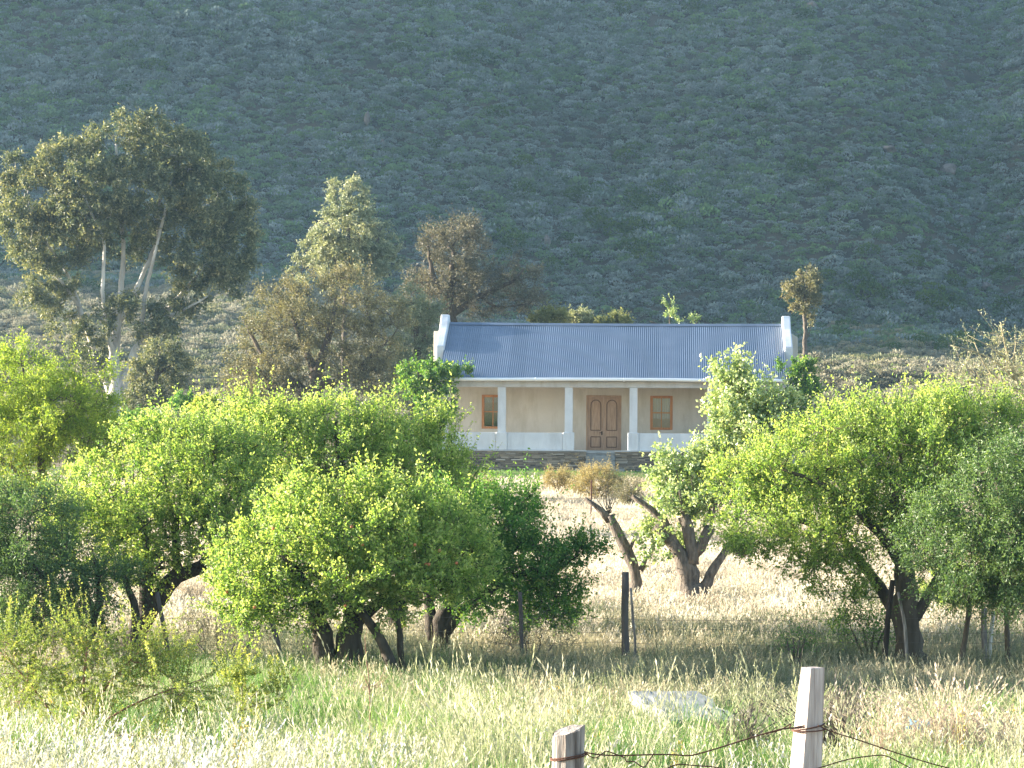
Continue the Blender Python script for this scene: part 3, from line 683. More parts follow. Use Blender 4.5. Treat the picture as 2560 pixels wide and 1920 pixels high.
# windows
for (a, b), kind in ((W1, 0), (W2, 1), (W3, 2)):
    mb = MB(); f = 0.11; y0, y1 = WV - 0.035, WV + 0.09
    mb.box(a, a + f, y0, y1, WZ0, WZ1); mb.box(b - f, b, y0, y1, WZ0, WZ1); mb.box(a + f, b - f, y0, y1, WZ1 - f, WZ1); mb.box(a + f, b - f, y0, y1, WZ0, WZ0 + f * 0.9)
    cu, cz = (a + b) / 2, (WZ0 + WZ1) / 2
    mb.box(cu - 0.02, cu + 0.02, y0 + 0.02, y1 - 0.03, WZ0 + f * 0.9, WZ1 - f); mb.box(a + f, b - f, y0 + 0.017, y1 - 0.027, cz - 0.022, cz + 0.022)
    wdw = hb('window', M['pine_frame'], mb, bevel=0.006)
    mb = MB(); mb.box(a + f - 0.01, b - f + 0.01, y1 - 0.05, y1 - 0.045, WZ0 + 0.08, WZ1 - f + 0.01); hb('pane', M['glass'], mb, wdw)
    mb = MB()
    zc = WZ1 - 0.34 if kind == 0 else WZ0 + 0.44
    nu_ = 30; uu2 = np.linspace(a + 0.03, b - 0.03, nu_); yy = y1 + 0.05 + 0.018 * np.sin(uu2 * 55)
    V = np.concatenate([np.stack([uu2, yy, np.full(nu_, WZ1)], 1), np.stack([uu2, yy, zc + 0.05 * np.abs(np.sin((uu2 - a) / (b - a) * 2 * math.pi)) * (kind > 0)], 1)])
    mb.add(V, [(i, i + 1, nu_ + i + 1, nu_ + i) for i in range(nu_ - 1)]); hb('curtain', M['curtain'], mb, wdw)

# ------------------------------------------------------------------ climbers on the verandah
def climber(label, D, base, lobes, ncl, seed):
    return tree('creeper', label, 'creeper', D, [base], lobes, ncl, seed, 'leaf_vine', 'bark_brown',
                grow=dict(seglen=0.3, wig=0.15, curve=0.0), fol=dict(ntw=8, tl=(0.15, 0.38), nl=12, ll=0.10, lw=0.075, up=0.35, out=0.8, spread=0.5, jit=0.03, tip=0.5, tintb=0.2), rtip=0.005, twigs=3, crown='foliage', trunk='stem', shell=2.6)
climber('leafy green creeper heaped over the left end of the verandah gutter', 119.5, [(1092, 1172, 0, 0.06), (1086, 1060, 0, 0.05), (1080, 980, 0, 0.04), (1075, 940, 0, 0.03)],
        [(1045, 945, 48, 42, 0.2, 1.0), (1098, 945, 45, 40, 0, 0.8), (1085, 1010, 55, 45, -0.1, 0.7), (1022, 965, 30, 40, 0.4, 0.8), (1145, 925, 38, 16, 0.1, 0.5), (1175, 932, 22, 8, 0.0, 0.3), (1120, 985, 30, 30, -0.3, 0.5)], 120, 11)
climber('dark glossy creeper clothing the right end corner of the farmhouse', 119.3, [(1990, 1165, 0, 0.06), (1992, 1080, 0, 0.05), (1990, 1000, 0, 0.04), (1988, 940, 0, 0.03)],
        [(1975, 925, 32, 20, 0, 0.6), (2012, 930, 30, 22, 0.2, 0.6), (2000, 975, 34, 34, 0, 0.6), (1995, 1030, 30, 45, 0, 0.55), (1990, 1090, 28, 40, 0, 0.5), (2030, 965, 16, 14, 0, 0.4)], 95, 12)
# ------------------------------------------------------------------ orchard trees in front
APPLE = dict(ntw=9, tl=(0.16, 0.50), nl=19, ll=0.052, lw=0.030, up=0.55, out=0.55, spread=0.45, jit=0.018, tip=0.6, tintb=0.18)
def fol(base, **k):
    d = dict(base); d.update(k); return d
appleA = tree('apple_tree', 'dense round bright green apple tree with a thick dark twin trunk in the centre foreground', 'apple tree', 40.8,
     [[(815, 1690, 0, 0.20), (812, 1610, 0, 0.16), (800, 1540, 0, 0.12), (760, 1450, -.3, 0.08), (700, 1380, -.5, 0.04)],
      [(862, 1695, 0.1, 0.26), (868, 1620, 0, 0.20), (885, 1550, 0, 0.15), (900, 1450, 0, 0.10), (890, 1330, 0.2, 0.05)],
      [(1010, 1700, -.6, 0.085), (975, 1640, -.6, 0.075), (925, 1560, -.5, 0.07), (890, 1510, -.3, 0.06), (850, 1430, -.2, 0.04)],
      [(1016, 1660, -.3, 0.05), (1000, 1590, -.3, 0.045), (985, 1520, -.2, 0.04), (1040, 1420, 0, 0.03)],
      [(885, 1560, 0.1, 0.10), (960, 1500, .2, 0.08), (1040, 1420, .4, 0.05), (1110, 1350, .6, 0.03)]],
     [(760, 1400, 200, 150, 0, 1.3), (900, 1330, 190, 120, 0, 1.4), (1010, 1390, 150, 130, 0, 1.3), (640, 1460, 110, 90, -.2, 1.0), (860, 1450, 240, 110, -.5, 1.2), (1080, 1450, 90, 90, -.1, 1.0), (760, 1270, 80, 60, 0, 0.9), (620, 1560, 65, 25, -.4, 0.5), (620, 1490, 80, 70, -.3, .9), (1000, 1260, 70, 40, .1, 0.8), (1110, 1330, 100, 70, .3, 1.1), (1160, 1420, 70, 70, .2, 1.0), (570, 1420, 60, 50, 0, .8)],
     520, 21, 'leaf_apple', 'bark_dark', group='orchard trees before the house', nroot=4, fol=APPLE, twigs=2, grow=dict(down=0.8))
# a few red fruits in its crown
import bmesh
bm = bmesh.new(); bmesh.ops.create_icosphere(bm, subdivisions=2, radius=0.024); fm = bpy.data.meshes.new('fruit'); bm.to_mesh(fm); bm.free(); fm.materials.append(M['fruit'])
cr = [c_ for c_ in appleA.children if c_.name.startswith('crown')][0].data; co = np.empty(len(cr.vertices) * 3, np.float32); cr.vertices.foreach_get('co', co); co = co.reshape(-1, 3)
front = co[co[:, 1] < np.percentile(co[:, 1], 9)]
for k in rng.choice(len(front), 16, replace=False):
    f_ = link(bpy.data.objects.new('fruit', fm), appleA); f_.location = Vector([float(v) for v in front[k]]) + Vector((0, -.03, -.03))
tree('apple_tree', 'broad tall apple tree behind the central one, its crown reaching up to the verandah creeper', 'apple tree', 50,
     [[(1000, 1640, 0, 0.20), (990, 1540, 0, 0.17), (960, 1440, 0, 0.14), (900, 1300, 0, 0.10), (850, 1150, 0, 0.06), (840, 1050, 0, 0.03)],
      [(960, 1440, 0, 0.11), (1010, 1300, .2, 0.08), (1060, 1180, .3, 0.05), (1090, 1090, .3, 0.03)],
      [(900, 1310, 0, 0.09), (780, 1200, -.2, 0.06), (680, 1140, -.3, 0.03)]],
     [(850, 1140, 190, 120, 0, 1.7), (1010, 1185, 150, 130, .2, 1.5), (700, 1140, 130, 110, 0, 1.5), (1090, 1140, 75, 75, .3, 1.1), (915, 1055, 85, 48, 0, 1.1), (780, 1065, 80, 50, 0, 1.1), (900, 1250, 240, 80, 0, 1.4), (1130, 1190, 55, 60, .4, 0.8), (1110, 1085, 42, 36, .3, 0.6), (640, 1090, 110, 70, 0, 1.3), (560, 1110, 80, 60, 0, 1.2), (1110, 1240, 90, 60, .3, 1.0), (1180, 1260, 60, 40, .3, .8), (700, 1230, 120, 70, -.5, 1.3)],
     530, 22, 'leaf_apple', 'bark_dark', group='orchard trees before the house', fol=fol(APPLE, tl=(0.2, 0.6)), twigs=2)
tree('apple_tree', 'leaning apple tree at left, long dark trunk slanting right under a yellow green crown', 'apple tree', 46,
     [[(288, 1672, 0, 0.19), (330, 1590, 0, 0.17), (385, 1505, 0, 0.15), (450, 1440, 0, 0.13), (530, 1395, 0, 0.10), (600, 1310, .2, 0.06)],
      [(362, 1540, 0, 0.13), (365, 1470, 0, 0.12), (372, 1400, 0, 0.10), (350, 1300, 0, 0.06)],
      [(300, 1640, 0.2, 0.11), (240, 1540, .3, 0.09), (190, 1450, .5, 0.07), (170, 1340, .5, 0.05)],
      [(450, 1440, 0, 0.08), (430, 1330, .1, 0.06), (470, 1220, .2, 0.04)]],
     [(330, 1250, 180, 120, 0, 1.6), (480, 1170, 180, 100, 0, 1.6), (250, 1360, 150, 90, 0, 1.4), (430, 1320, 160, 90, -.3, 1.4), (570, 1240, 120, 120, 0, 1.4), (400, 1110, 110, 60, .2, 1.2), (590, 1120, 90, 60, .2, 1.2), (180, 1280, 80, 80, .2, 1.0), (560, 1370, 90, 50, -.2, 1.1), (620, 1310, 90, 80, 0, 1.2), (300, 1430, 130, 40, -.2, 1.1)],
     460, 23, 'leaf_apple', 'bark_dark', group='orchard trees before the house', fol=APPLE, twigs=2)
tree('apple_tree', 'dark green apple tree shaded at the right of the central tree with low sweeping boughs', 'apple tree', 46.5,
     [[(1108, 1655, 0, 0.17), (1095, 1590, 0, 0.15), (1120, 1510, 0, 0.12), (1200, 1420, 0, 0.08), (1260, 1340, 0, 0.05)],
      [(1098, 1600, 0, 0.11), (1140, 1530, -.1, 0.09), (1270, 1440, -.1, 0.06), (1400, 1420, -.1, 0.035)],
      [(1085, 1600, .1, 0.11), (1070, 1510, .2, 0.09), (1080, 1400, .2, 0.05)]],
     [(1230, 1330, 130, 95, 0, 1.4), (1320, 1430, 130, 90, 0, 1.3), (1190, 1450, 130, 90, -.2, 1.3), (1380, 1490, 70, 60, 0, 0.9), (1290, 1265, 60, 45, .2, 0.8), (1440, 1400, 60, 40, 0, 0.7), (1360, 1550, 60, 40, 0, 0.7), (1150, 1270, 70, 60, .2, 0.9), (1490, 1378, 26, 18, 0, 0.4)],
     300, 24, 'leaf_deep', 'bark_dark', group='orchard trees before the house', fol=fol(APPLE, up=0.35, tip=0.6), twigs=2)
# feathery tree at far left, low dark tree under it
FEATH = dict(ntw=11, tl=(0.25, 0.60), nl=26, ll=0.062, lw=0.020, up=0.12, out=0.8, spread=0.35, droop=0.15, jit=0.03, tip=0.45, tintb=0.15, leafdir=0.3)
tree('feathery_tree', 'yellow green feathery leaved tree at the left edge with thin forking dark stems', 'tree', 53,
     [[(120, 1560, 0, 0.13), (118, 1400, 0, 0.11), (112, 1250, 0, 0.085), (98, 1110, 0, 0.06), (75, 1000, 0, 0.03), (55, 910, 0, 0.02)],
      [(112, 1250, 0, 0.05), (60, 1190, 0, 0.045), (-20, 1130, 0, 0.03), (-60, 1060, 0, 0.02)],
      [(100, 1120, 0, 0.04), (170, 1060, 0, 0.03), (240, 1010, 0, 0.02)]],
     [(40, 960, 90, 60, 0, 1.6), (150, 1020, 120, 60, 0, 1.6), (230, 960, 50, 36, 0, 0.9), (30, 1090, 120, 60, 0, 1.6), (200, 1090, 110, 50, 0, 1.5), (60, 1180, 90, 30, 0, 1.3), (-60, 1030, 70, 110, 0, 1.5), (290, 1050, 40, 24, 0, .6), (60, 895, 36, 26, 0, .6)],
     230, 25, 'leaf_feather', 'bark_brown', fol=FEATH, twigs=2, grow=dict(curve=-0.02, wig=0.06))
tree('feathery_tree', 'low shaded dark green feathery tree with crooked black stems at the left edge', 'tree', 44,
     [[(230, 1650, 0, 0.12), (205, 1570, 0, 0.10), (160, 1500, 0, 0.08), (90, 1420, 0, 0.05), (30, 1350, 0, 0.03)],
      [(205, 1590, 0, 0.09), (250, 1500, 0, 0.06), (240, 1400, 0, 0.04)], [(60, 1640, .4, 0.10), (80, 1540, .3, 0.08), (50, 1440, .3, 0.05), (0, 1350, .2, 0.03)],
      [(330, 1640, .5, .09), (345, 1540, .4, .07), (310, 1440, .3, .04)], [(-60, 1640, .2, .1), (-40, 1500, .1, .06), (-60, 1380, 0, .03)]],
     [(60, 1330, 120, 110, 0, 1.3), (150, 1420, 130, 90, 0, 1.3), (0, 1460, 120, 100, 0, 1.2), (90, 1530, 130, 60, -.2, 1.1), (240, 1470, 90, 70, .1, 1.0), (-70, 1340, 90, 130, 0, 1.3), (40, 1590, 110, 40, -.3, .8)],
     300, 26, 'leaf_blue', 'bark_dark', fol=fol(FEATH, ll=0.05, lw=0.018, ntw=10, tintb=0.05), twigs=2, nroot=5, grow=dict(curve=0.0))
# right hand group
tree('acacia_tree', 'large spreading yellow green tree on the right with one thick rough trunk in tall grass', 'tree', 45,
     [[(2283, 1660, 0, 0.27), (2278, 1590, 0, 0.22), (2268, 1500, 0, 0.19), (2262, 1420, 0, 0.16), (2240, 1300, 0, 0.12), (2230, 1180, 0, 0.07)],
      [(2280, 1600, .1, 0.13), (2230, 1520, .2, 0.11), (2170, 1420, .3, 0.08), (2090, 1330, .3, 0.05), (1960, 1290, .3, 0.03)],
      [(2275, 1560, 0, 0.10), (2320, 1480, 0, 0.09), (2370, 1420, 0, 0.07), (2430, 1330, .1, 0.04)],
      [(2262, 1420, 0, 0.09), (2200, 1330, -.3, 0.07), (2080, 1220, -.4, 0.045), (1950, 1170, -.4, 0.025)],
      [(2240, 1300, .2, 0.08), (2320, 1200, .4, 0.06), (2400, 1090, .6, 0.03)]],
     [(2230, 1140, 200, 120, 0, 2.0), (2020, 1195, 180, 115, 0, 1.7), (1900, 1290, 130, 90, -.2, 1.3), (2080, 1320, 170, 90, -.3, 1.5), (2350, 1125, 190, 110, 0, 1.8), (2240, 1055, 110, 45, 0, 1.2), (2370, 1050, 120, 45, 0, 1.1), (2110, 1070, 90, 45, 0, 1.1), (2260, 1260, 130, 90, -.5, 1.3), (2500, 1110, 100, 90, .2, 1.3), (2060, 1420, 110, 45, -.2, 1.0), (1860, 1190, 80, 60, 0, .9), (1850, 1390, 70, 30, -.2, .7), (2120, 1510, 60, 60, -.1, .6)],
     660, 27, 'leaf_apple', 'bark_brown', fol=fol(APPLE, ll=0.052, lw=0.026, spread=0.5, tl=(0.2, 0.55)), twigs=2, grow=dict(down=0.7))
tree('feathery_tree', 'shaded blue green feathery tree at the right edge behind crooked fence poles', 'tree', 42.5,
     [[(2590, 1640, 0, 0.16), (2585, 1520, 0, 0.13), (2560, 1400, 0, 0.10), (2520, 1280, 0, 0.06), (2480, 1180, 0, 0.03)],
      [(2570, 1440, 0, 0.07), (2500, 1370, 0, 0.05), (2400, 1340, 0, 0.03)], [(2550, 1350, 0, 0.07), (2600, 1250, 0, 0.05), (2640, 1150, 0, 0.03)]],
     [(2450, 1270, 130, 110, 0, 1.2), (2400, 1390, 130, 80, 0, 1.1), (2540, 1330, 110, 150, 0, 1.3), (2480, 1430, 120, 60, 0, 1.1), (2600, 1180, 90, 90, 0, 1.2), (2350, 1320, 70, 70, .1, .8), (2540, 1450, 80, 50, 0, .9)],
     300, 28, 'leaf_blue', 'bark_brown', fol=fol(FEATH, ll=0.052, lw=0.020), twigs=2, grow=dict(curve=0.0))
tree('orchard_sapling', 'small bright leaved orchard tree with a crooked trunk behind the right fence poles', 'tree', 55,
     [[(2512, 1588, 0, 0.10), (2480, 1540, 0, 0.08), (2440, 1500, 0, 0.06), (2400, 1470, 0, 0.03)], [(2490, 1555, 0, 0.06), (2530, 1500, 0, 0.04), (2550, 1460, 0, 0.03)]],
     [(2430, 1480, 90, 36, 0, 1.1), (2530, 1470, 70, 40, 0, 1.1), (2350, 1475, 60, 30, 0, .8), (2580, 1500, 50, 40, 0, .9)],
     90, 29, 'leaf_apple', 'bark_dark', group='orchard trees before the house', fol=APPLE, twigs=2)
PEAR = dict(ntw=7, tl=(0.2, 0.55), nl=12, ll=0.085, lw=0.065, up=0.7, out=0.4, spread=0.35, droop=0.0, jit=0.03, tip=0.5, tintb=0.22, leafdir=0.2)
pear = tree('pear_tree', 'pear tree with thick sawn off limbs and pale upright leafy shoots before the verandah', 'pear tree', 59,
     [[(1735, 1505, 0, 0.30), (1722, 1450, 0, 0.24), (1712, 1410, 0, 0.20), (1690, 1385, 0, 0.13), (1686, 1355, 0, 0.12), (1660, 1325, 0, 0.10), (1635, 1318, 0, 0.095)],
      [(1700, 1395, 0, 0.12), (1690, 1350, 0, 0.10), (1662, 1310, .1, 0.08), (1630, 1270, .1, 0.065), (1580, 1240, .1, 0.045)],
      [(1728, 1410, 0, 0.17), (1738, 1385, 0, 0.15), (1722, 1340, 0, 0.11), (1708, 1305, 0, 0.12), (1708, 1290, 0, 0.13)],
      [(1736, 1390, 0, 0.10), (1752, 1370, 0, 0.11), (1768, 1340, 0, 0.11), (1775, 1318, 0, 0.12)],
      [(1745, 1495, 0, 0.14), (1770, 1455, 0, 0.12), (1795, 1400, 0, 0.09), (1830, 1350, .2, 0.06), (1850, 1250, .3, 0.05), (1860, 1100, .3, 0.03), (1850, 980, .3, .015)],
      [(1712, 1300, 0, .03), (1700, 1230, 0, .025), (1690, 1170, 0, .012)], [(1775, 1320, 0, .035), (1800, 1220, .1, .03), (1830, 1080, .2, .015)]],
     [(1700, 1230, 65, 80, .2, 1.0), (1665, 1170, 30, 42, .2, .5), (1752, 1185, 32, 50, .2, .6), (1640, 1350, 38, 60, .5, .6), (1690, 1370, 45, 40, .8, .6), (1850, 1090, 85, 120, .3, 1.2), (1830, 960, 36, 55, .3, .6), (1815, 1030, 32, 36, .3, .6), (1900, 990, 42, 60, .3, .7), (1830, 1200, 90, 80, .3, 1.0), (1808, 1110, 28, 50, .2, .6), (1570, 1245, 14, 14, .1, .2), (1770, 1260, 60, 60, .4, .8), (1940, 1080, 50, 90, .4, .8)],
     300, 30, 'leaf_pear', 'bark_grey', fol=PEAR, twigs=2, attach=0.8, grow=dict(curve=0.1, wig=0.05))
# bare pruned trunk
e = empty('pruned_tree', (*at(1590, 1480, 60)[:2], 0)); e.location[2] = gz(e.location[0], e.location[1])
tag(e, 'bare pruned tree trunk curving up to a jagged sawn end beside the pear tree', 'tree')
mb = MB(); c = Crown(77)
c.stem(stem_px(60, [(1588, 1482, 0, 0.13), (1594, 1440, 0, 0.125), (1585, 1415, 0, 0.13), (1562, 1360, 0, 0.12), (1545, 1320, 0, 0.115), (1530, 1300, 0, 0.105), (1522, 1290, 0, 0.10)], True))
c.stem(stem_px(60, [(1524, 1302, 0, 0.09), (1505, 1275, 0, 0.06), (1485, 1258, 0, 0.05), (1463, 1247, 0, 0.042)]))
c.stem(stem_px(60, [(1600, 1425, 0, 0.07), (1612, 1410, 0, 0.045), (1617, 1392, 0, 0.03)])); c.stem(stem_px(60, [(1574, 1385, 0, 0.04), (1580, 1360, 0, 0.035), (1586, 1347, 0, 0.03)]))
c.stem(stem_px(60, [(1528, 1305, 0, 0.05), (1536, 1290, 0, 0.04), (1536, 1284, 0, 0.02)])); c.stem(stem_px(60, [(1520, 1297, 0, 0.04), (1518, 1284, 0, 0.02), (1517, 1280, 0, 0.015)]))
for q in range(9):
    x = 1500 + rng.uniform(-10, 45); c.stem(stem_px(60, [(1512 + q * 2, 1290 - q, .1, 0.012), (x, 1260, .1, 0.008), (x + rng.uniform(-14, 10), 1215 + rng.uniform(-10, 25), .1, 0.004)]))
c.wood(mb); mb.build('trunk', M['bark_grey'], e, sm=True)
# sparse willowy boughs at the right edge
tree('willowy_tree', 'sparse pale tree with long arching leafy wands rising at the right edge', 'tree', 51,
     [[(2640, 1640, 0, 0.15), (2630, 1300, 0, 0.10), (2590, 1050, 0, 0.06), (2545, 960, 0, 0.035), (2520, 900, 0, 0.022), (2508, 850, 0, 0.014), (2502, 805, 0, .008)],
      [(2540, 950, 0, .025), (2500, 905, 0, .018), (2450, 880, 0, .012), (2376, 864, 0, .006)], [(2520, 900, 0, .02), (2490, 870, 0, .014), (2430, 843, 0, .008), (2420, 838, 0, .005)],
      [(2600, 1060, 0, .04), (2510, 990, 0, .025), (2440, 955, 0, .015), (2370, 935, 0, .008)], [(2530, 920, 0, .02), (2545, 870, 0, .014), (2538, 835, 0, .008)],
      [(2560, 980, 0, .03), (2480, 950, 0, .02), (2455, 900, 0, .012), (2435, 855, 0, .006)]],
     [(2440, 875, 60, 10, 0, .3), (2505, 850, 12, 40, 0, .3), (2460, 935, 90, 30, 0, .5), (2540, 900, 24, 60, 0, .4), (2400, 960, 60, 22, 0, .5), (2455, 850, 30, 12, 0, .2), (2580, 960, 60, 60, 0, .6)],
     70, 31, 'leaf_silver', 'bark_pale', fol=dict(ntw=5, tl=(0.25, 0.6), nl=12, ll=0.05, lw=0.016, up=0.3, out=0.5, spread=0.3, droop=0.25, jit=0.01, tip=0.4, tintb=0.4), twigs=1, grow=dict(curve=0.0, wig=0.04), rtip=0.005, attach=0.5)

# ------------------------------------------------------------------ trees behind
GUM = dict(ntw=10, tl=(0.35, 0.85), nl=14, shoots=0, ll=0.18, lw=0.08, up=0.25, out=0.75, spread=0.45, droop=0.28, jit=0.07, tip=0.6, tintb=0.16, leafdir=0.3)
tree('eucalyptus_tree', 'tall eucalyptus with white bark and a broad billowing domed crown at upper left', 'eucalyptus', 150,
     [[(280, 1075, 0, 0.62), (292, 1010, 0, 0.50), (285, 950, 0, 0.36), (283, 880, 0, 0.25), (300, 780, 0, 0.17), (310, 640, 0, 0.12), (300, 480, 0, 0.12), (290, 360, 0, .06)],
      [(280, 985, 0, 0.3), (252, 930, .3, 0.17), (230, 860, .6, 0.14), (200, 770, .8, 0.12), (175, 690, 1, 0.09), (110, 600, 1, 0.06), (60, 500, 1, .05)],
      [(300, 985, 0, 0.36), (318, 930, 0, 0.26), (345, 860, 0, 0.19), (400, 800, .3, 0.14), (450, 740, .5, 0.11), (500, 680, .8, 0.08), (560, 580, 1, 0.07)],
      [(285, 900, 0, 0.16), (272, 840, -.5, 0.13), (255, 740, -1, 0.10), (262, 600, -1.4, 0.07), (200, 470, -1.4, .06)],
      [(350, 850, 0, 0.13), (362, 740, -.6, 0.11), (385, 640, -1, 0.08), (420, 500, -1, 0.08), (440, 380, -1, .05)],
      [(300, 800, 0, 0.15), (352, 700, .5, 0.13), (395, 600, 1.0, 0.09), (400, 470, 1, 0.06)],
      [(200, 770, .8, .1), (150, 700, 0, .08), (90, 640, -.5, .05)], [(400, 800, 0, .1), (470, 770, -1, .06), (520, 740, -1, .04)]],
     [(290, 345, 70, 60, 0, 2.0), (175, 418, 84, 58, 0, 2.4), (430, 390, 86, 70, 0, 2.4), (90, 490, 82, 75, 0, 2.4), (250, 470, 110, 75, -1.5, 2.4), (370, 480, 110, 85, -1.0, 2.4), (530, 500, 95, 95, 0, 2.4), (600, 580, 45, 80, 0, 1.6),
      (130, 590, 105, 75, 0, 2.2), (60, 560, 50, 75, 0, 1.5), (330, 570, 120, 60, 1.0, 2.2), (500, 640, 90, 60, 0, 2.0), (230, 520, 90, 60, -2.2, 1.8), (440, 440, 80, 60, -2.0, 1.6), (130, 690, 60, 45, 0, 1.3), (560, 700, 42, 45, 0, 1.2), (320, 790, 95, 46, -.8, 1.5), (220, 860, 50, 60, -.4, 1.0), (430, 790, 50, 36, -.5, 1.0), (480, 740, 50, 30, 0, 1.0), (110, 730, 60, 36, 0, 1.2), (165, 800, 36, 28, 0, 0.8), (560, 640, 60, 60, 0, 1.4), (40, 430, 34, 36, 0, 1.2), (375, 320, 36, 34, 0, 1.0)],
     1150, 41, 'leaf_gum', 'bark_gum', fol=fol(GUM, ntw=9), twigs=0, nroot=1, rtip=0.007, shell=4.5, grow=dict(seglen=0.9, down=0.5), power=0.42)
tree('eucalyptus_tree', 'pale silvery eucalyptus with twin pointed tops standing behind the brown acacia', 'eucalyptus', 172,
     [[(860, 900, 0, .2), (862, 780, 0, .17), (868, 680, 0, .13), (872, 580, 0, .13), (880, 500, 0, .06)], [(865, 740, 0, .18), (835, 650, 0, .12), (828, 540, 0, .06)], [(868, 700, 0, .14), (920, 640, 0, .09), (950, 590, 0, .05)]],
     [(845, 510, 34, 40, 0, 1.2), (893, 500, 26, 40, 0, 1.1), (865, 580, 80, 60, 0, 2.2), (810, 610, 40, 55, 0, 1.5), (930, 590, 40, 60, 0, 1.6), (870, 660, 90, 40, 0, 2.0), (755, 670, 22, 28, 0, .9), (960, 650, 40, 40, 0, 1.3), (830, 470, 14, 18, 0, .5), (892, 465, 9, 14, 0, .4)],
     250, 42, 'leaf_silver', 'bark_grey', fol=fol(GUM, ll=0.19, tl=(.3, .8), ntw=8), twigs=5, rtip=0.014, grow=dict(seglen=0.8))
BRN = dict(ntw=9, tl=(0.3, 0.75), nl=12, ll=0.13, lw=0.055, up=0.3, out=0.7, spread=0.5, droop=0.05, jit=0.08, tip=0.5, tintb=0.2)
tree('acacia_tree', 'rounded olive brown acacia with bare crooked limbs showing left of the house', 'acacia', 136,
     [[(775, 1040, 0, .5), (782, 980, 0, .36), (800, 900, 0, .22), (830, 820, 0, .14), (840, 740, 0, .07)], [(778, 1000, 0, .3), (740, 960, 0, .22), (690, 930, 0, .16), (640, 860, 0, .1), (610, 800, 0, .05)],
      [(782, 970, 0, .26), (850, 950, 0, .2), (920, 900, 0, .12), (970, 850, 0, .06)], [(790, 940, 0, .2), (760, 860, .6, .14), (720, 770, .8, .07)], [(740, 960, -.3, .12), (660, 980, -.5, .08), (600, 980, -.5, .05)]],
     [(840, 760, 140, 75, 0, 2.4), (720, 800, 110, 85, 0, 2.4), (950, 830, 80, 95, 0, 2.0), (650, 880, 90, 90, 0, 2.0), (620, 970, 70, 70, 0, 1.6), (850, 880, 150, 80, 0, 2.2), (700, 980, 110, 60, -.5, 1.6), (900, 950, 110, 50, 0, 1.7), (880, 710, 70, 36, 0, 1.2), (700, 730, 60, 30, 0, 1.2)],
     430, 43, 'leaf_brown', 'bark_brown', fol=BRN, twigs=3, rtip=0.013, grow=dict(seglen=0.7), shell=2.0)
tree('pine_tree', 'dark greyish brown tree with two raised lobes rising behind the left gable', 'tree', 158,
     [[(1120, 900, 0, .45), (1125, 800, 0, .35), (1130, 720, 0, .24), (1135, 630, 0, .12)], [(1125, 790, 0, .22), (1200, 740, 0, .16), (1290, 700, 0, .08), (1310, 670, 0, .05)], [(1128, 760, 0, .2), (1080, 690, 0, .14), (1070, 610, 0, .06)], [(1200, 740, 0, .1), (1240, 770, 0, .08), (1320, 760, 0, .04)]],
     [(1140, 620, 75, 65, 0, 2.0), (1080, 610, 40, 45, 0, 1.5), (1155, 570, 34, 22, 0, 1.0), (1120, 700, 100, 60, 0, 2.2), (1300, 680, 52, 38, 0, 1.5), (1230, 750, 120, 40, 0, 1.9), (1060, 750, 60, 60, 0, 1.6), (1320, 750, 40, 30, 0, 1.2), (1200, 690, 50, 40, 0, 1.3)],
     330, 44, 'leaf_dusk', 'bark_brown', fol=fol(BRN, ll=0.12, lw=0.05), twigs=3, rtip=0.014, grow=dict(seglen=0.8))
tree('acacia_tree', 'upright mottled grey green tree squeezed between the brown acacia and the left gable', 'tree', 146,
     [[(1040, 1000, 0, .3), (1045, 900, 0, .22), (1040, 820, 0, .14), (1030, 760, 0, .08)], [(1042, 880, 0, .12), (1070, 820, 0, .08), (1080, 780, 0, .05)]],
     [(1020, 770, 36, 50, 0, 1.4), (1050, 830, 50, 60, 0, 1.6), (1030, 900, 60, 60, 0, 1.6), (1070, 770, 36, 40, 0, 1.2), (1000, 980, 60, 50, 0, 1.4), (1070, 900, 30, 80, 0, 1.2)],
     170, 45, 'leaf_silver', 'bark_brown', fol=fol(BRN, ll=0.13, lw=0.06, tintb=-0.05), twigs=4, rtip=0.012)
tree('eucalyptus_tree', 'small slender eucalyptus with a long bare stem standing right of the house', 'eucalyptus', 178,
     [[(2010, 905, 0, .17), (2013, 840, 0, .14), (2012, 770, 0, .12), (2014, 720, 0, .08), (2016, 680, 0, .04)], [(2012, 755, 0, .07), (1990, 730, 0, .05), (1982, 710, 0, .03)], [(2013, 860, 0, .04), (2024, 830, 0, .03), (2030, 810, 0, .02)]],
     [(2018, 688, 24, 16, 0, .8), (2020, 715, 30, 26, 0, 1.0), (1985, 722, 20, 20, 0, .7), (2008, 748, 36, 22, 0, .9), (2034, 690, 12, 14, 0, .4), (1976, 745, 12, 10, 0, .4), (2030, 800, 8, 14, 0, .3)],
     85, 46, 'leaf_brown', 'bark_grey', fol=fol(GUM, ll=0.16, ntw=6, tl=(.2, .5), tintb=0.2), twigs=4, rtip=0.012)
tree('eucalyptus_tree', 'small drooping green eucalyptus just right of the white barked trunk', 'eucalyptus', 141,
     [[(395, 1060, 0, .16), (388, 990, 0, .13), (392, 930, 0, .10), (400, 880, 0, .05)], [(390, 960, 0, .07), (360, 920, 0, .05)], [(392, 940, 0, .07), (430, 910, 0, .05)]],
     [(405, 880, 42, 36, 0, 1.3), (370, 930, 40, 45, 0, 1.2), (435, 925, 36, 34, 0, 1.2), (385, 985, 50, 36, 0, 1.2), (350, 1000, 40, 40, 0, 1.0)],
     110, 47, 'leaf_gum', 'bark_brown', fol=fol(GUM, ll=0.15, lw=.06, tl=(.25, .6), tintb=0.2), twigs=3, rtip=0.011)
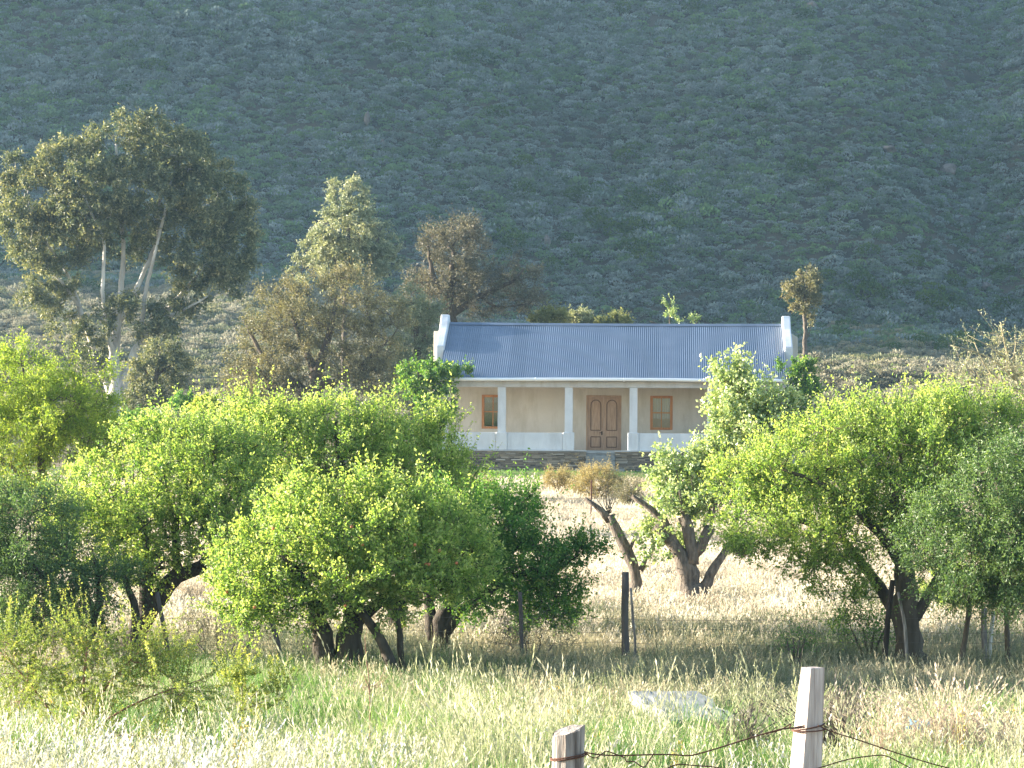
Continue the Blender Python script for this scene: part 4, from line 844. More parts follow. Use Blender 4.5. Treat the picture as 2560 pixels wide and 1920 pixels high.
tree('pear_tree', 'light green leafy shoots of a tree showing above the roof ridge behind the house', 'tree', 136,
     [[(1690, 1160, 0, .12), (1690, 1000, 0, .09), (1688, 880, 0, .06), (1672, 800, 0, .03), (1678, 745, 0, .012)], [(1690, 880, 0, .05), (1720, 825, 0, .03), (1758, 795, 0, .01)], [(1688, 850, 0, .04), (1650, 810, 0, .02), (1625, 803, 0, .01)]],
     [(1675, 790, 22, 20, 0, .6), (1674, 760, 8, 20, 0, .25), (1700, 790, 18, 14, 0, .4), (1740, 800, 22, 8, 0, .3), (1640, 806, 18, 6, 0, .3), (1690, 850, 50, 30, 0, .8), (1690, 920, 60, 40, 0, .9)],
     90, 48, 'leaf_pear', 'bark_brown', fol=fol(PEAR, ll=.10, lw=.075, ntw=5, nl=8, tl=(.12, .32), tintb=.15), twigs=3, attach=0.5)

# ------------------------------------------------------------------ bushes
BUSH = dict(ntw=8, tl=(0.10, 0.28), nl=10, ll=0.06, lw=0.03, up=0.6, out=0.6, spread=0.45, jit=0.02, tip=0.6, tintb=0.15)
def bush(name, label, D, px, py, rx, ry, n_, seed, leaf, rd=None, f=None, group=None, cat='bush', lob=None):
    rd = rd or rx * D / FPX
    b = max(py + ry, 0)
    g_ = np.random.default_rng(seed)
    st = [[(px + g_.uniform(-.1, .1) * rx, b, 0, .03), (px + k * rx * .3, py + ry * .4, 0, .022), (px + k * rx * .5, py, 0, .01)] for k in (-1, -.3, .4, 1)]
    L = lob or [(px, py, rx, ry, 0, rd), (px - rx * .45, py + ry * .2, rx * .55, ry * .8, 0, rd * .7), (px + rx * .5, py + ry * .15, rx * .55, ry * .7, .2, rd * .7)]
    return tree(name, label, cat, D, st, L, n_, seed, leaf, 'bark_brown', group, nroot=4, grow=dict(seglen=.2), fol=f or BUSH, rtip=.003, twigs=2, crown='foliage', trunk='stem')
bush('golden_bush', 'rounded golden brown bush on the dry slope in front of the steps', 101, 1490, 1215, 62, 40, 130, 51, 'leaf_gold', f=fol(BUSH, ll=.07, lw=.018, tl=(.2, .5), nl=14))
bush('golden_bush', 'smaller olive gold bush on the slope left of the larger golden one', 103, 1398, 1200, 34, 24, 60, 52, 'leaf_gold', f=fol(BUSH, ll=.07, lw=.018, tl=(.15, .35), nl=12))
bush('golden_bush', 'low rusty gold bush half hidden behind the apple tree on the slope', 99, 1210, 1222, 34, 22, 50, 53, 'leaf_gold', f=fol(BUSH, ll=.07, lw=.018, tl=(.15, .35), nl=12))
bush('golden_bush', 'wispy grey gold bush behind the bare pruned trunk', 97, 1572, 1235, 36, 34, 60, 54, 'leaf_brown', f=fol(BUSH, ll=.07, lw=.018, tl=(.2, .45), nl=9))
bush('garden_bush', 'bright lime green bush left of the acacia foot', 132, 515, 1025, 36, 34, 80, 55, 'leaf_feather', f=fol(BUSH, ll=.11, lw=.07))
bush('garden_bush', 'dark green bush between the lime bush and the small eucalyptus', 134, 462, 1020, 40, 36, 80, 56, 'leaf_deep', f=fol(BUSH, ll=.11, lw=.06))
bush('garden_bush', 'dark olive bush tucked under the right side of the acacia', 133, 560, 1055, 40, 30, 60, 57, 'leaf_gum', f=fol(BUSH, ll=.11, lw=.06))
bush('garden_bush', 'silvery white flowering bush below the eucalyptus trunk', 120, 395, 1055, 60, 26, 110, 58, 'leaf_silver', f=fol(BUSH, ll=.09, lw=.05, tintb=.5))
bush('garden_bush', 'rounded deep green bush below the silvery flowering one', 84, 330, 1075, 95, 42, 150, 59, 'leaf_deep', f=fol(BUSH, ll=.08, lw=.045))
bush('hill_bush', 'yellow green bush behind the roof ridge toward its left half', 158, 1370, 800, 46, 24, 70, 60, 'leaf_olive', f=fol(BUSH, ll=.14, lw=.07, tl=(.2, .45)))
bush('hill_bush', 'grey green bush behind the roof ridge right of the yellow one', 160, 1445, 805, 40, 24, 60, 61, 'leaf_silver', f=fol(BUSH, ll=.14, lw=.07, tl=(.2, .45), tintb=0))
bush('hill_bush', 'low yellow bush behind the middle of the roof ridge', 159, 1536, 812, 44, 20, 60, 62, 'leaf_olive', f=fol(BUSH, ll=.14, lw=.07, tl=(.2, .45)))
SPR = dict(ntw=4, tl=(.18, .5), nl=44, ll=.024, lw=.012, up=.35, out=.5, spread=.35, jit=.006, tip=.6, tintb=.2, leafdir=1.0)
tree('wild_shrub', 'wide straggly shrub with bristly yellow green wands in the left foreground', 'shrub', 25,
     [[(175, 1890, 0, .022), (200, 1780, 0, .017), (212, 1680, 0, .012), (220, 1600, 0, .006)], [(178, 1880, 0, .016), (250, 1800, -.1, .012), (370, 1740, -.2, .008), (500, 1700, -.3, .004)],
      [(176, 1880, 0, .015), (120, 1760, .1, .012), (40, 1660, .2, .007), (-20, 1610, .2, .004)], [(195, 1800, 0, .012), (280, 1700, -.1, .009), (340, 1630, -.2, .005), (375, 1600, -.2, .003)], [(185, 1860, 0, .012), (300, 1830, -.2, .009), (420, 1840, -.3, .005), (480, 1880, -.3, .003)]],
     [(230, 1620, 60, 40, 0, .25), (330, 1650, 60, 40, -.1, .25), (420, 1710, 80, 40, -.2, .3), (120, 1650, 60, 50, .1, .25), (20, 1650, 60, 60, .2, .25), (250, 1700, 90, 50, 0, .3), (480, 1720, 40, 30, -.3, .2), (60, 1740, 60, 40, .1, .2), (240, 1800, 40, 50, -.1, .15)],
     140, 63, 'leaf_wand', 'twig_red', fol=fol(SPR, spread=.2, leafdir=.5, ll=.026, lw=.013, tl=(.25, .6), out=.8, up=.3, nl=52, jit=.004, shoots=0, tip=.7, tintb=.1), twigs=1, rtip=.0022, grow=dict(seglen=.12, wig=.05, curve=0), crown='foliage', trunk='stem')
tree('wild_shrub', 'small yellow green wand shrub standing alone in front of the shaded grass', 'shrub', 26,
     [[(612, 1830, 0, .010), (606, 1760, 0, .008), (598, 1700, 0, .005), (608, 1660, 0, .003)], [(606, 1780, 0, .006), (575, 1730, 0, .004), (562, 1705, 0, .002)], [(608, 1760, 0, .006), (660, 1710, 0, .004), (705, 1688, 0, .002)], [(610, 1775, 0, .006), (680, 1745, 0, .004), (740, 1718, 0, .002)]],
     [(600, 1690, 22, 36, 0, .08), (660, 1705, 50, 16, 0, .08), (700, 1735, 36, 14, 0, .08), (572, 1725, 14, 22, 0, .06), (610, 1755, 14, 24, 0, .06)],
     26, 64, 'leaf_wand', 'bark_pale', fol=fol(SPR, tl=(.08, .2), ntw=5), twigs=1, rtip=.0018, grow=dict(seglen=.1, wig=.03, curve=0), crown='foliage', trunk='stem')
bush('wild_shrub', 'thin dark twiggy shrub growing in the tall grass right of the pear tree', 43, 1990, 1595, 46, 60, 26, 65, 'leaf_deep', rd=.3, f=fol(BUSH, ll=.035, lw=.015, tl=(.15, .4), nl=8, ntw=4), cat='shrub')
bush('wild_shrub', 'tangle of brown briars beneath the leaning tree by the fence', 44.5, 560, 1610, 130, 60, 60, 66, 'leaf_brown', rd=.5, f=fol(BUSH, ll=.03, lw=.012, tl=(.2, .5), nl=6, ntw=6), cat='shrub')
bush('wild_shrub', 'brown briar tangle under the shaded boughs by the dark fence post', 45, 1330, 1610, 110, 56, 50, 67, 'leaf_dusk', rd=.5, f=fol(BUSH, ll=.035, lw=.014, tl=(.2, .5), nl=7, ntw=6), cat='shrub')
bush('wild_shrub', 'leafy low shrub crowding the foot of the thick right trunk', 45.5, 2170, 1575, 80, 60, 60, 68, 'leaf_deep', rd=.5, f=fol(BUSH, ll=.04, lw=.02, tl=(.2, .45), nl=8, ntw=6), cat='shrub')
# dead reddish stalk
e = empty('dead_stalk', (*at(926, 1790, 27)[:2], 0)); e.location[2] = gz(e.location[0], e.location[1]); tag(e, 'thin reddish dead stalk with a fan of bare twigs in front of the central tree', 'dead plant')
mb = MB(); base = np.array([e.location[0], e.location[1], e.location[2] - .05])
tp = [base, at(925, 1760, 27), at(922, 1690, 27), at(915, 1640, 27), at(912, 1590, 27), at(920, 1570, 27)]; mb.tube(tp, [.006, .006, .005, .004, .003, .0015], 5)
for q, (x, y) in enumerate([(905, 1668), (968, 1660), (962, 1690), (895, 1655), (975, 1680), (890, 1700)]): mb.tube([at(925, 1735 - q * 5, 27), at((925 + x) / 2 + 3, (1735 + y) / 2 + 4, 27), at(x, y, 27)], [.003, .0025, .001], 4)
mb.build('stem', M['twig_red'], e)

# ------------------------------------------------------------------ fences
def post(mb, D, pts, r, sides=8, cap=True, wob=0.08, sink=0.25, Dd=0):
    """pts from top to foot in photo px"""
    P = [at(x, y, D) for x, y in pts]; g0 = gz(P[-1][0], P[-1][1]); last = P[-1].copy(); last[2] = g0 - sink; P.append(last)
    P = np.array(P[::-1]); n_ = 9; t = np.linspace(0, 1, n_); s_ = np.linspace(0, 1, len(P))
    Q = np.stack([np.interp(t, s_, P[:, i]) for i in range(3)], 1)
    rr = np.full(n_, r) if np.isscalar(r) else np.interp(t, [0, 1], r)
    mb.tube(Q, rr, sides, wob=wob)
FD = 12.5
fence = empty('wire_fence', (*at(1421, 1900, FD)[:2], 0)); fence.location[2] = gz(fence.location[0], fence.location[1])
tag(fence, 'near fence of two weathered wooden posts joined by a rusty twisted wire', 'fence')
mb = MB(); P0 = at(1420, 1825, FD); g0 = gz(P0[0], P0[1])
n_ = 16; sides = 22; Vp = []; zs = np.linspace(g0 - .3, P0[2], n_)
for i, z in enumerate(zs):
    for k in range(sides):
        a = k / sides * 6.2832; r = 0.071 * (1 + 0.06 * vnoise(k * 1.7, 3, 1) + 0.03 * vnoise(k, i * .6, 2)) * (1 + .05 * (1 - i / n_))
        zt = z + (0.030 * math.cos(a - .4) + .012 * vnoise(k * .9, 0, 5) if i == n_ - 1 else 0)
        Vp.append((P0[0] + r * math.cos(a) - 0.03 * (P0[2] - z) * .3, P0[1] + r * math.sin(a), zt))
Fp = [(i * sides + k, i * sides + (k + 1) % sides, (i + 1) * sides + (k + 1) % sides, (i + 1) * sides + k) for i in range(n_ - 1) for k in range(sides)] + [tuple(range((n_ - 1) * sides, n_ * sides))]
mb.add(Vp, Fp); tag(mb.build('post', M['post_grey'], fence), 'short thick round grey post, split and slanted at its top')
mb = MB(); A = at(2033, 1668, FD + .3); Bm = at(2014, 1920, FD + .3); g1 = gz(A[0], A[1]); dv = (Bm - A) / (A[2] - Bm[2])
ca, sa = math.cos(R(33)), math.sin(R(33)); n_ = 14; Vp = []; zz_ = np.linspace(A[2], g1 - .3, n_)
outl = [(-.040, -.036), (.034, -.040), (.042, -.030), (.040, .036), (-.036, .040), (-.043, .03)]
for i, z in enumerate(zz_):
    c_ = A + dv * (A[2] - z); sc_ = 1 + .35 * min(1, (A[2] - z) / .4)
    for k, (a, b) in enumerate(outl):
        a_, b_ = a * sc_ * (1 + .04 * vnoise(i * .8, k * 3, 4)), b * sc_ * (1 + .04 * vnoise(i * .8, k * 5, 6))
        Vp.append((c_[0] + a_ * ca - b_ * sa, c_[1] + a_ * sa + b_ * ca, z + (.006 * vnoise(k * 2, 1, 3) if i == 0 else 0)))
m6 = len(outl); Fp = [((i + 1) * m6 + k, (i + 1) * m6 + (k + 1) % m6, i * m6 + (k + 1) % m6, i * m6 + k) for i in range(n_ - 1) for k in range(m6)] + [tuple(range(m6))]
mb.add(Vp, Fp); tag(mb.build('post', M['post_pale'], fence, bevel=.004), 'taller squared pale pinkish post leaning slightly')
def wire(pts, D0=FD, D1=None, r=.0032, parent=None, mat='rust', name='wire', label=None, dd=-.085):
    D1 = D1 or D0; k = len(pts); P = np.array([at(x, y, D0 + (D1 - D0) * i / max(1, k - 1) + dd) for i, (x, y) in enumerate(pts)])
    t = np.linspace(0, k - 1, (k - 1) * 5 + 1); Q = np.stack([np.interp(t, np.arange(k), P[:, j]) for j in range(3)], 1)
    for _ in range(3): Q[1:-1] = (Q[:-2] + 2 * Q[1:-1] + Q[2:]) / 4
    mb = MB(); mb.tube(Q, r, 6); o = mb.build(name, M[mat], parent, sm=True)
    if label: o['label'] = label
    return o
def ringpts(c, r, z, tilt, n_=20):
    return [(c[0] + r * math.cos(a), c[1] + r * math.sin(a), z + tilt * math.cos(a)) for a in np.linspace(0, 6.2832 * 1.1, n_)]
def coil(c, r, z, tilt, th, lab):
    mb = MB(); mb.tube(ringpts(c, r, z, tilt), th, 6); mb.build('wire', M['rust'], fence, sm=True)['label'] = lab
c1 = at(1421, 1893, FD); coil(c1, .079, c1[2], .012, .0034, 'wire loop wound round the thick round post'); coil(c1, .080, c1[2] + .008, .014, .003, 'second wire loop on the thick round post')
c2 = at(2021, 1818, FD + .3); coil(c2, .072, c2[2] + .002, .014, .0034, 'wire loop wound round the squared pale post'); coil(c2, .074, c2[2] - .012, .004, .003, 'lower wire loop on the squared pale post')
wire([(1462, 1880), (1478, 1884), (1507, 1888), (1560, 1889), (1640, 1886), (1690, 1887), (1728, 1890), (1790, 1872), (1850, 1853), (1905, 1836), (1962, 1820), (1990, 1821), (2012, 1818)], FD, FD + .3, .0036, fence, label='long rusty wire strung between the two posts')
wire([(1462, 1878), (1470, 1888), (1487, 1897), (1505, 1885), (1515, 1876), (1540, 1886), (1562, 1894)], FD, FD + .05, .0028, fence)
wire([(1925, 1832), (1950, 1826), (1972, 1812), (1979, 1810), (1970, 1822), (2012, 1814)], FD + .25, FD + .3, .003, fence)
wire([(1562, 1893), (1566, 1906), (1585, 1902), (1600, 1915), (1612, 1919), (1624, 1900), (1634, 1884)], FD, FD + .05, .0028, fence)
wire([(2046, 1814), (2080, 1830), (2147, 1850), (2245, 1884), (2368, 1921), (2600, 1968)], FD + .3, FD + .9, .003, fence)
wire([(1640, 1935), (1692, 1909), (1735, 1914), (1790, 1917), (1850, 1932)], FD, FD + .1, .003, fence)
wire([(2030, 1925), (2060, 1916), (2122, 1897), (2190, 1888), (2215, 1888), (2276, 1920), (2330, 1950)], FD + .3, FD + .5, .0028, fence)
# middle fence
f2 = empty('wire_fence', (*at(1565, 1660, 44)[:2], 0)); f2.location[2] = gz(f2.location[0], f2.location[1])
tag(f2, 'old farm fence of dark uneven posts and slack wires running below the orchard trees', 'fence')
for D, pts, r, mat, lab in [
    (44, [(392, 1480), (412, 1580), (428, 1680)], .035, 'post_dark', 'thin dark post slanting right under the leaning tree'),
    (44, [(672, 1530), (690, 1590), (708, 1660)], .04, 'post_dark', 'dark slanting post left of the thick trunk'),
    (44.5, [(1300, 1480), (1303, 1560), (1304, 1650)], .033, 'post_dark', 'thin dark upright post under the shaded boughs'),
    (43.6, [(1564, 1430), (1562, 1550), (1566, 1670)], (.062, .055), 'post_dark', 'tallest thick dark post standing free in the grass'),
    (44, [(1577, 1470), (1583, 1560), (1588, 1600)], .02, 'post_grey', 'thin grey stake leaning behind the tallest post'),
    (44, [(2232, 1450), (2222, 1520), (2212, 1640)], .045, 'bark_dark', 'crooked dark pole left of the thick trunk'),
    (43.6, [(2245, 1480), (2262, 1560), (2268, 1650)], (.035, .022), 'post_grey', 'thin pale stake against the thick trunk'),
    (43.4, [(2420, 1430), (2422, 1530), (2412, 1600), (2404, 1650)], (.05, .034), 'bark_brown', 'tall crooked pole with a bend'),
    (44.5, [(2460, 1520), (2460, 1580), (2462, 1640)], .045, 'post_grey', 'stout grey post'),
    (44.5, [(2484, 1528), (2478, 1580), (2474, 1640)], (.025, .03), 'bark_gum', 'short pale sunlit stake'),
    (43.4, [(2517, 1430), (2516, 1540), (2520, 1650)], (.045, .035), 'bark_brown', 'tall thin brown pole at the right edge')]:
    mb = MB(); post(mb, D, pts, r); mb.build('post', M[mat], f2, sm=True)['label'] = lab
for k, dz in enumerate((0, 34, 66, 98)):
    w1 = [(x, 1545 + dz + 7 * vnoise(x / 150, k * 3, 21)) for x in range(-80, 2700, 60)]
    wire(w1, 44, 44.2, .0028, f2, 'wire_grey', dd=0)
for x in (470, 540, 600, 2350, 2440):   # droppers between the wires
    mb = MB(); P_ = [at(x, 1548, 44), at(x + 3, 1600, 44), at(x, 1650, 44)]; mb.tube(P_, .003, 4); mb.build('wire', M['wire_grey'], f2)
# far fence on the slope
f3 = empty('wire_fence', (*at(1477, 1305, 90)[:2], 0)); f3.location[2] = gz(f3.location[0], f3.location[1])
tag(f3, 'thin far fence with rusty standards crossing the dry slope before the house', 'fence')
for x, top, foot in ((1478, 1200, 1306), (1324, 1232, 1300), (1210, 1235, 1300), (1640, 1215, 1310), (1800, 1215, 1310)):
    mb = MB(); post(mb, 90, [(x + 1, top), (x, (top + foot) / 2), (x - 1, foot)], .024 if x == 1478 else .015, 5, wob=0); mb.build('post', M['rust'], f3)
for k, dz in enumerate((0, 26, 50)): wire([(x, 1246 + dz + 2 * vnoise(x / 90, k, 31)) for x in range(1000, 2100, 60)], 90, 90, .004, f3, 'wire_grey', dd=0)

# ------------------------------------------------------------------ slab, scraps, stones
def slabgeo(name, label, cat, D, x0, x1, ya, depth, th, tilt, mat, seed, ang=0.0, nx_=16, ny_=8, rough=.03):
    g_ = np.random.default_rng(seed); A = at(x0, ya, D); B = at(x1, ya, D); Lx = B[0] - A[0]; V = []
    for top in (1, 0):
        for j in range(ny_):
            for i in range(nx_):
                u, v = i / (nx_ - 1), j / (ny_ - 1)
                ex = (.05 * g_.normal() if (i in (0, nx_ - 1) or j in (0, ny_ - 1)) and top else 0)
                x = u * Lx + ex; y = v * depth + ex; c_, s_ = math.cos(ang), math.sin(ang)
                V.append((A[0] + x * c_ - y * s_, D + x * s_ + y * c_, A[2] + tilt * v + rough * .3 * g_.normal() * top - (0 if top else th)))
    F = []; K = nx_ * ny_
    for j in range(ny_ - 1):
        for i in range(nx_ - 1):
            a = j * nx_ + i; F.append((a, a + 1, a + nx_ + 1, a + nx_)); F.append((K + a, K + a + nx_, K + a + nx_ + 1, K + a + 1))
    for i in range(nx_ - 1): F.append((i + 1, i, K + i, K + i + 1)); a = K - nx_ + i; F.append((a, a + 1, K + a + 1, K + a))
    for j in range(ny_ - 1): a = j * nx_; F.append((a, a + nx_, K + a + nx_, K + a)); a = j * nx_ + nx_ - 1; F.append((a + nx_, a, K + a, K + a + nx_))
    me = bpy.data.meshes.new(name); V = np.array(V); ctr = np.array([V[:, 0].mean(), V[:, 1].mean(), V[:, 2].min()])
    me.from_pydata((V - ctr).tolist(), [], F); me.materials.append(M[mat]); me.update(); o = link(bpy.data.objects.new(name, me)); o.location = ctr
    return tag(o, label, cat)
slabgeo('concrete_slab', 'broken pale concrete slab lying in the grass left of the pale fence post', 'slab', 31, 1680, 1860, 1800, 3.2, .14, .03, 'concrete', 5, R(6), rough=.008)
slabgeo('plastic_sheet', 'crumpled scrap of blue plastic in the grass at the lower right', 'litter', 27.5, 2284, 2320, 1818, .2, .02, .03, 'blue', 6, 0, 9, 5, .12)
o = slabgeo('brick_wall', 'low orange brick wall with a pale top glimpsed through trees at the left edge', 'wall', 88, -60, 92, 1232, .35, 1.0, 0, 'brick', 8, 0, 8, 3, .02)
def boulder(px, py, D, w_, h_, seed, label, group='rocks on the hillside'):
    import bmesh
    bm = bmesh.new(); bmesh.ops.create_icosphere(bm, subdivisions=3, radius=1); g_ = np.random.default_rng(seed); pl = unit(g_.normal(size=(14, 3)))
    for v in bm.verts:
        p = np.array(v.co); d = pl @ p; p = p - (pl * np.maximum(0, d - .72)[:, None]).sum(0) * .8; v.co = Vector(p * (1 + .03 * g_.normal()))
    me = bpy.data.meshes.new('boulder'); bm.to_mesh(me); bm.free(); me.materials.append(M['rock'])
    o = link(bpy.data.objects.new('boulder', me)); c_ = at(px, py, D)
    o.location = (c_[0], c_[1], gz(c_[0], c_[1]) + h_ * .55); w_ *= .6; h_ *= .6; o.scale = (w_, w_ * .8, h_); o.rotation_euler = (0, 0, g_.uniform(0, 6))
    tag(o, label, 'rock', group)
def hill_hit(px, py):
    for y in np.arange(285, 400, .5):
        p = at(px, py, y)
        if gz(p[0], p[1]) > p[2]: return y
    return 399
for i, (px, py, w_, h_, lab) in enumerate([
    (918, 322, .8, 1.9, 'upright pale rock on the shaded hillside above the silvery eucalyptus'), (956, 372, .6, 1.0, 'small rock just below the upright pale rock on the hill'),
    (1368, 622, .7, 1.5, 'upright grey rock on the hill above the ridge, right of the dark tree'), (2030, 30, 1.2, 1.3, 'pale rock at the very top of the hillside, right of centre'),
    (2225, 385, 1.8, 1.0, 'wide tan rock ledge on the upper right hillside'), (2370, 445, 2.0, 1.3, 'largest tan rock face on the upper right hillside'), (2400, 560, .9, 1.1, 'grey rock in the gully on the right hillside'),
    (2520, 612, .9, .9, 'blocky pale rock near the right edge of the hill'), (2465, 728, 1.2, .8, 'reddish flat rock low in the right gully'), (2430, 640, 1.5, .5, 'flat slab of rock beside the right gully'), (1950, 8, .8, .6, 'low rock at the top edge of the hillside')]):
    boulder(px, py, hill_hit(px, py), w_, h_, 200 + i, lab)

# ------------------------------------------------------------------ bushes one can pick out on the hill
g = np.random.default_rng(91)
def hill_label(px, py, s_):
    size = 'small' if s_ < 1.4 else ('middling' if s_ < 1.75 else 'large')
    row = 'high' if py < 260 else ('halfway up' if py < 540 else 'low')
    place = 'above the tall eucalyptus' if px < 620 else ('above the trees left of the house' if px < 1150 else ('straight above the roof' if px < 1950 else 'beside the rocky gully on the right'))
    return f'{size} rounded green bush {row} on the hill {place}'
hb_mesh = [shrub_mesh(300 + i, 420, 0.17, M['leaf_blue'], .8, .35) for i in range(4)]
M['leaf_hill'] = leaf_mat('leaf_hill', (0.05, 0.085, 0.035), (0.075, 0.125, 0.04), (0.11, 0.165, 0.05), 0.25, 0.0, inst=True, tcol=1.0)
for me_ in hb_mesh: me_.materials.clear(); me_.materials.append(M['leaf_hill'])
for i in range(90):
    if i < 30: px, py = g.normal(1480, 160), g.normal(520, 75)
    elif i < 50: px, py = g.normal(2250, 200), g.normal(760, 60)
    else: px, py = g.uniform(0, 2560), g.uniform(0, 800)
    y = hill_hit(px, py); p = at(px, py, y); s_ = g.uniform(1.1, 2.0) * (1.25 if py > 720 else 1)
    o = link(bpy.data.objects.new('hillside_bush', hb_mesh[i % 4])); o.location = (p[0], p[1], gz(p[0], p[1])); o.scale = (s_, s_, s_ * g.uniform(.8, 1.1)); o.rotation_euler = (0, 0, g.uniform(0, 6))
    tag(o, hill_label(px, py, s_), 'bush', 'green bushes scattered over the hillside')

# ------------------------------------------------------------------ ground cover: scrub and grass (uncountable)
g = np.random.default_rng(17)
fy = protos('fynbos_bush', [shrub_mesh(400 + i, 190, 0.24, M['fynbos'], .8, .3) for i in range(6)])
n_ = 36000; x, y = region(g, n_, 290, 392, .12); s_ = np.exp(g.normal(-0.38, .33, n_)) * (1 + .3 * vnoise(x / 9, y / 9, 41)); s_ = np.clip(s_, .3, 1.8)
P = np.stack([x, y, ground(x, y) - .1 * s_], 1); sc3 = np.stack([s_, s_, s_ * g.uniform(.7, 1.1, n_)], 1)
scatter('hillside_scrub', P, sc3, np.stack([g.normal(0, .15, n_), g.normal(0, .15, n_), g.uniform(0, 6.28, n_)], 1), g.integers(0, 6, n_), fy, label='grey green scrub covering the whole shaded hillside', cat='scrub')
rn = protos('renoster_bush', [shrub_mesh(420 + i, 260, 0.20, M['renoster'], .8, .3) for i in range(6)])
n_ = 21000; x, y = region(g, n_, 131, 300, .15); keep = ~((np.abs(x - (HX + 7.5)) < 13) & (y < 138)); keep &= ~((y < 150) & (g.uniform(size=n_) < .5))
x, y = x[keep], y[keep]; n_ = len(x); s_ = np.clip(np.exp(g.normal(-.45, .35, n_)) * (1 + .35 * vnoise(x / 8, y / 8, 43)), .22, 1.3)
P = np.stack([x, y, ground(x, y) - .08 * s_], 1); sc3 = np.stack([s_, s_, s_ * g.uniform(.7, 1.1, n_)], 1)
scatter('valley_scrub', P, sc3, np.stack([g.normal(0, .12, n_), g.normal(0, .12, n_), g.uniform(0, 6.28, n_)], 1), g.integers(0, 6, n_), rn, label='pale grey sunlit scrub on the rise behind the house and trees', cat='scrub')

def in_house(x, y, pad=0.0):
    return (x > HX - 1.0 - pad) & (x < HX + 15.6 + pad) & (y > 119.9 - (x - HX) * .054 - pad * 2) & (y < 129)

def grass(name, label, protos_, n_, y0, y1, smin, smax, seed, mask=None, lean=(0.12, -.05), cat='grass', bias=1):
    g = np.random.default_rng(seed); x, y = region(g, n_, y0, y1, .22, bias); k = ~in_house(x, y, .15)
    if mask is not None: k &= mask(x, y, g)
    x, y = x[k], y[k]; n_ = len(x); s_ = g.uniform(smin, smax, n_) * (1 + .2 * vnoise(x / 2.5, y / 3, 50 + seed) + .25 * vnoise(x / .6, y / .9, 80 + seed))
    P = np.stack([x, y, ground(x, y) - .02], 1)
    rot = np.stack([g.normal(lean[1], .12, n_), g.normal(lean[0], .12, n_), g.uniform(-.6, .6, n_)], 1)
    scatter(name, P, np.stack([s_, s_, s_ * g.uniform(.8, 1.2, n_)], 1), rot, g.integers(0, len(protos_.objects), n_), protos_, label=label, cat=cat)
st = protos('straw_tuft', [tuft(500 + i, 22, .55, .012, .35, .16, M['straw'], .5, .07, .012) for i in range(5)])
grass('straw_grass', 'pale dry straw grass on the slope below the house', st, 46000, 47, 114.0, .42, .85, 61, mask=lambda x, y, g: g.uniform(size=len(x)) < smooth((y - 46) / 10) * (1 - .75 * smooth((y - 110) / 6)))
md = protos('meadow_tuft', [tuft(520 + i, 30, .55, .007, .5, .09, M['meadow'], .25, .05, .006) for i in range(5)])
sg = protos('sage_tuft', [tuft(540 + i, 24, .5, .009, .4, .12, M['sage'], .3, .05, .008) for i in range(5)])
lu = protos('lush_tuft', [tuft(560 + i, 34, .42, .008, .5, .08, M['lush'], 0) for i in range(4)])
lg = protos('long_stem', [tuft(580 + i, 6, 1.15, .0055, .35, .10, M['meadow'], .7, .06, .006) for i in range(5)])
wp = protos('plume_stem', [tuft(600 + i, 6, .55, .004, .35, .12, M['white_plume'], .8, .03, .007) for i in range(5)])
lw_ = protos('lawn_tuft', [tuft(620 + i, 20, .09, .012, .4, .18, M['lush'], 0) for i in range(3)])
slabm = lambda x, y: np.where((x > 1.65) & (x < 2.9) & (y > 30.9) & (y < 34.2), 0.06, np.where((x > 1.65) & (x < 2.8) & (y > 28.5) & (y <= 30.9), 0.6, 1.0))
lushm = lambda x, y: (.75 + .6 * vnoise(x / .8, y / 1.6, 77)) * np.exp(-(((x + 2.0) / 2.2) ** 2 + ((y - 34) / 4.5) ** 2)) + .6 * np.exp(-(((x + 3.6) / 2.5) ** 2 + ((y - 39) / 4) ** 2))
grass('meadow_grass', 'yellow green meadow grass across the foreground', md, 26000, 12.5, 44, .45, .85, 62, mask=lambda x, y, g: (g.uniform(size=len(x)) < slabm(x, y)) & (g.uniform(size=len(x)) < np.clip(1.15 - lushm(x, y), .2, 1)) & (g.uniform(size=len(x)) < (1 - smooth((y - 31) / 5)) * (.62 + .5 * vnoise(x / .9, y / 1.6, 94))))
grass('shaded_grass', 'grey green grass under and between the orchard trees', sg, 26000, 30, 62, .42, .88, 63, mask=lambda x, y, g: g.uniform(size=len(x)) < smooth((y - 29) / 8) * (1 - .8 * smooth((y - 46) / 12)))
grass('green_blades', 'fresh green blades mixed through the pale meadow grass', lu, 9000, 14, 34, .8, 1.5, 70, mask=lambda x, y, g: g.uniform(size=len(x)) < np.clip(vnoise(x / 1.1, y / 2.0, 93) * 1.6 - .1, 0, .8))
grass('lush_grass', 'vivid green grass patch in front of the central trunk', lu, 11000, 28, 46, .75, 1.2, 64, mask=lambda x, y, g: g.uniform(size=len(x)) < lushm(x, y) * 1.1)
grass('tall_grass', 'long thin seeding grass stems rising from the meadow', lg, 2600, 16, 31.5, .45, .85, 65, mask=lambda x, y, g: vnoise(x / 1.3, y / 2.2, 71) > 0.0)
grass('thin_stems', 'thin pale dry stems standing in the shaded grass by the middle fence', lg, 5200, 31, 50, .28, .6, 72, mask=lambda x, y, g: vnoise(x / 1.0, y / 1.7, 75) > -.35)
grass('white_plumes', 'white fluffy seed heads massed at the lower left', wp, 3000, 17, 27, .7, 1.1, 66, mask=lambda x, y, g: g.uniform(size=len(x)) < .08 + .92 * (1 - smooth((x / y + .10) / .10)) * (.4 + .6 * (vnoise(x / .6, y / 1.1, 88) > -.1)), cat='wild grass')
grass('lawn', 'thin strip of mown green lawn before the stone plinth', lw_, 9000, 115.5, 119.3, .6, 1.0, 67)
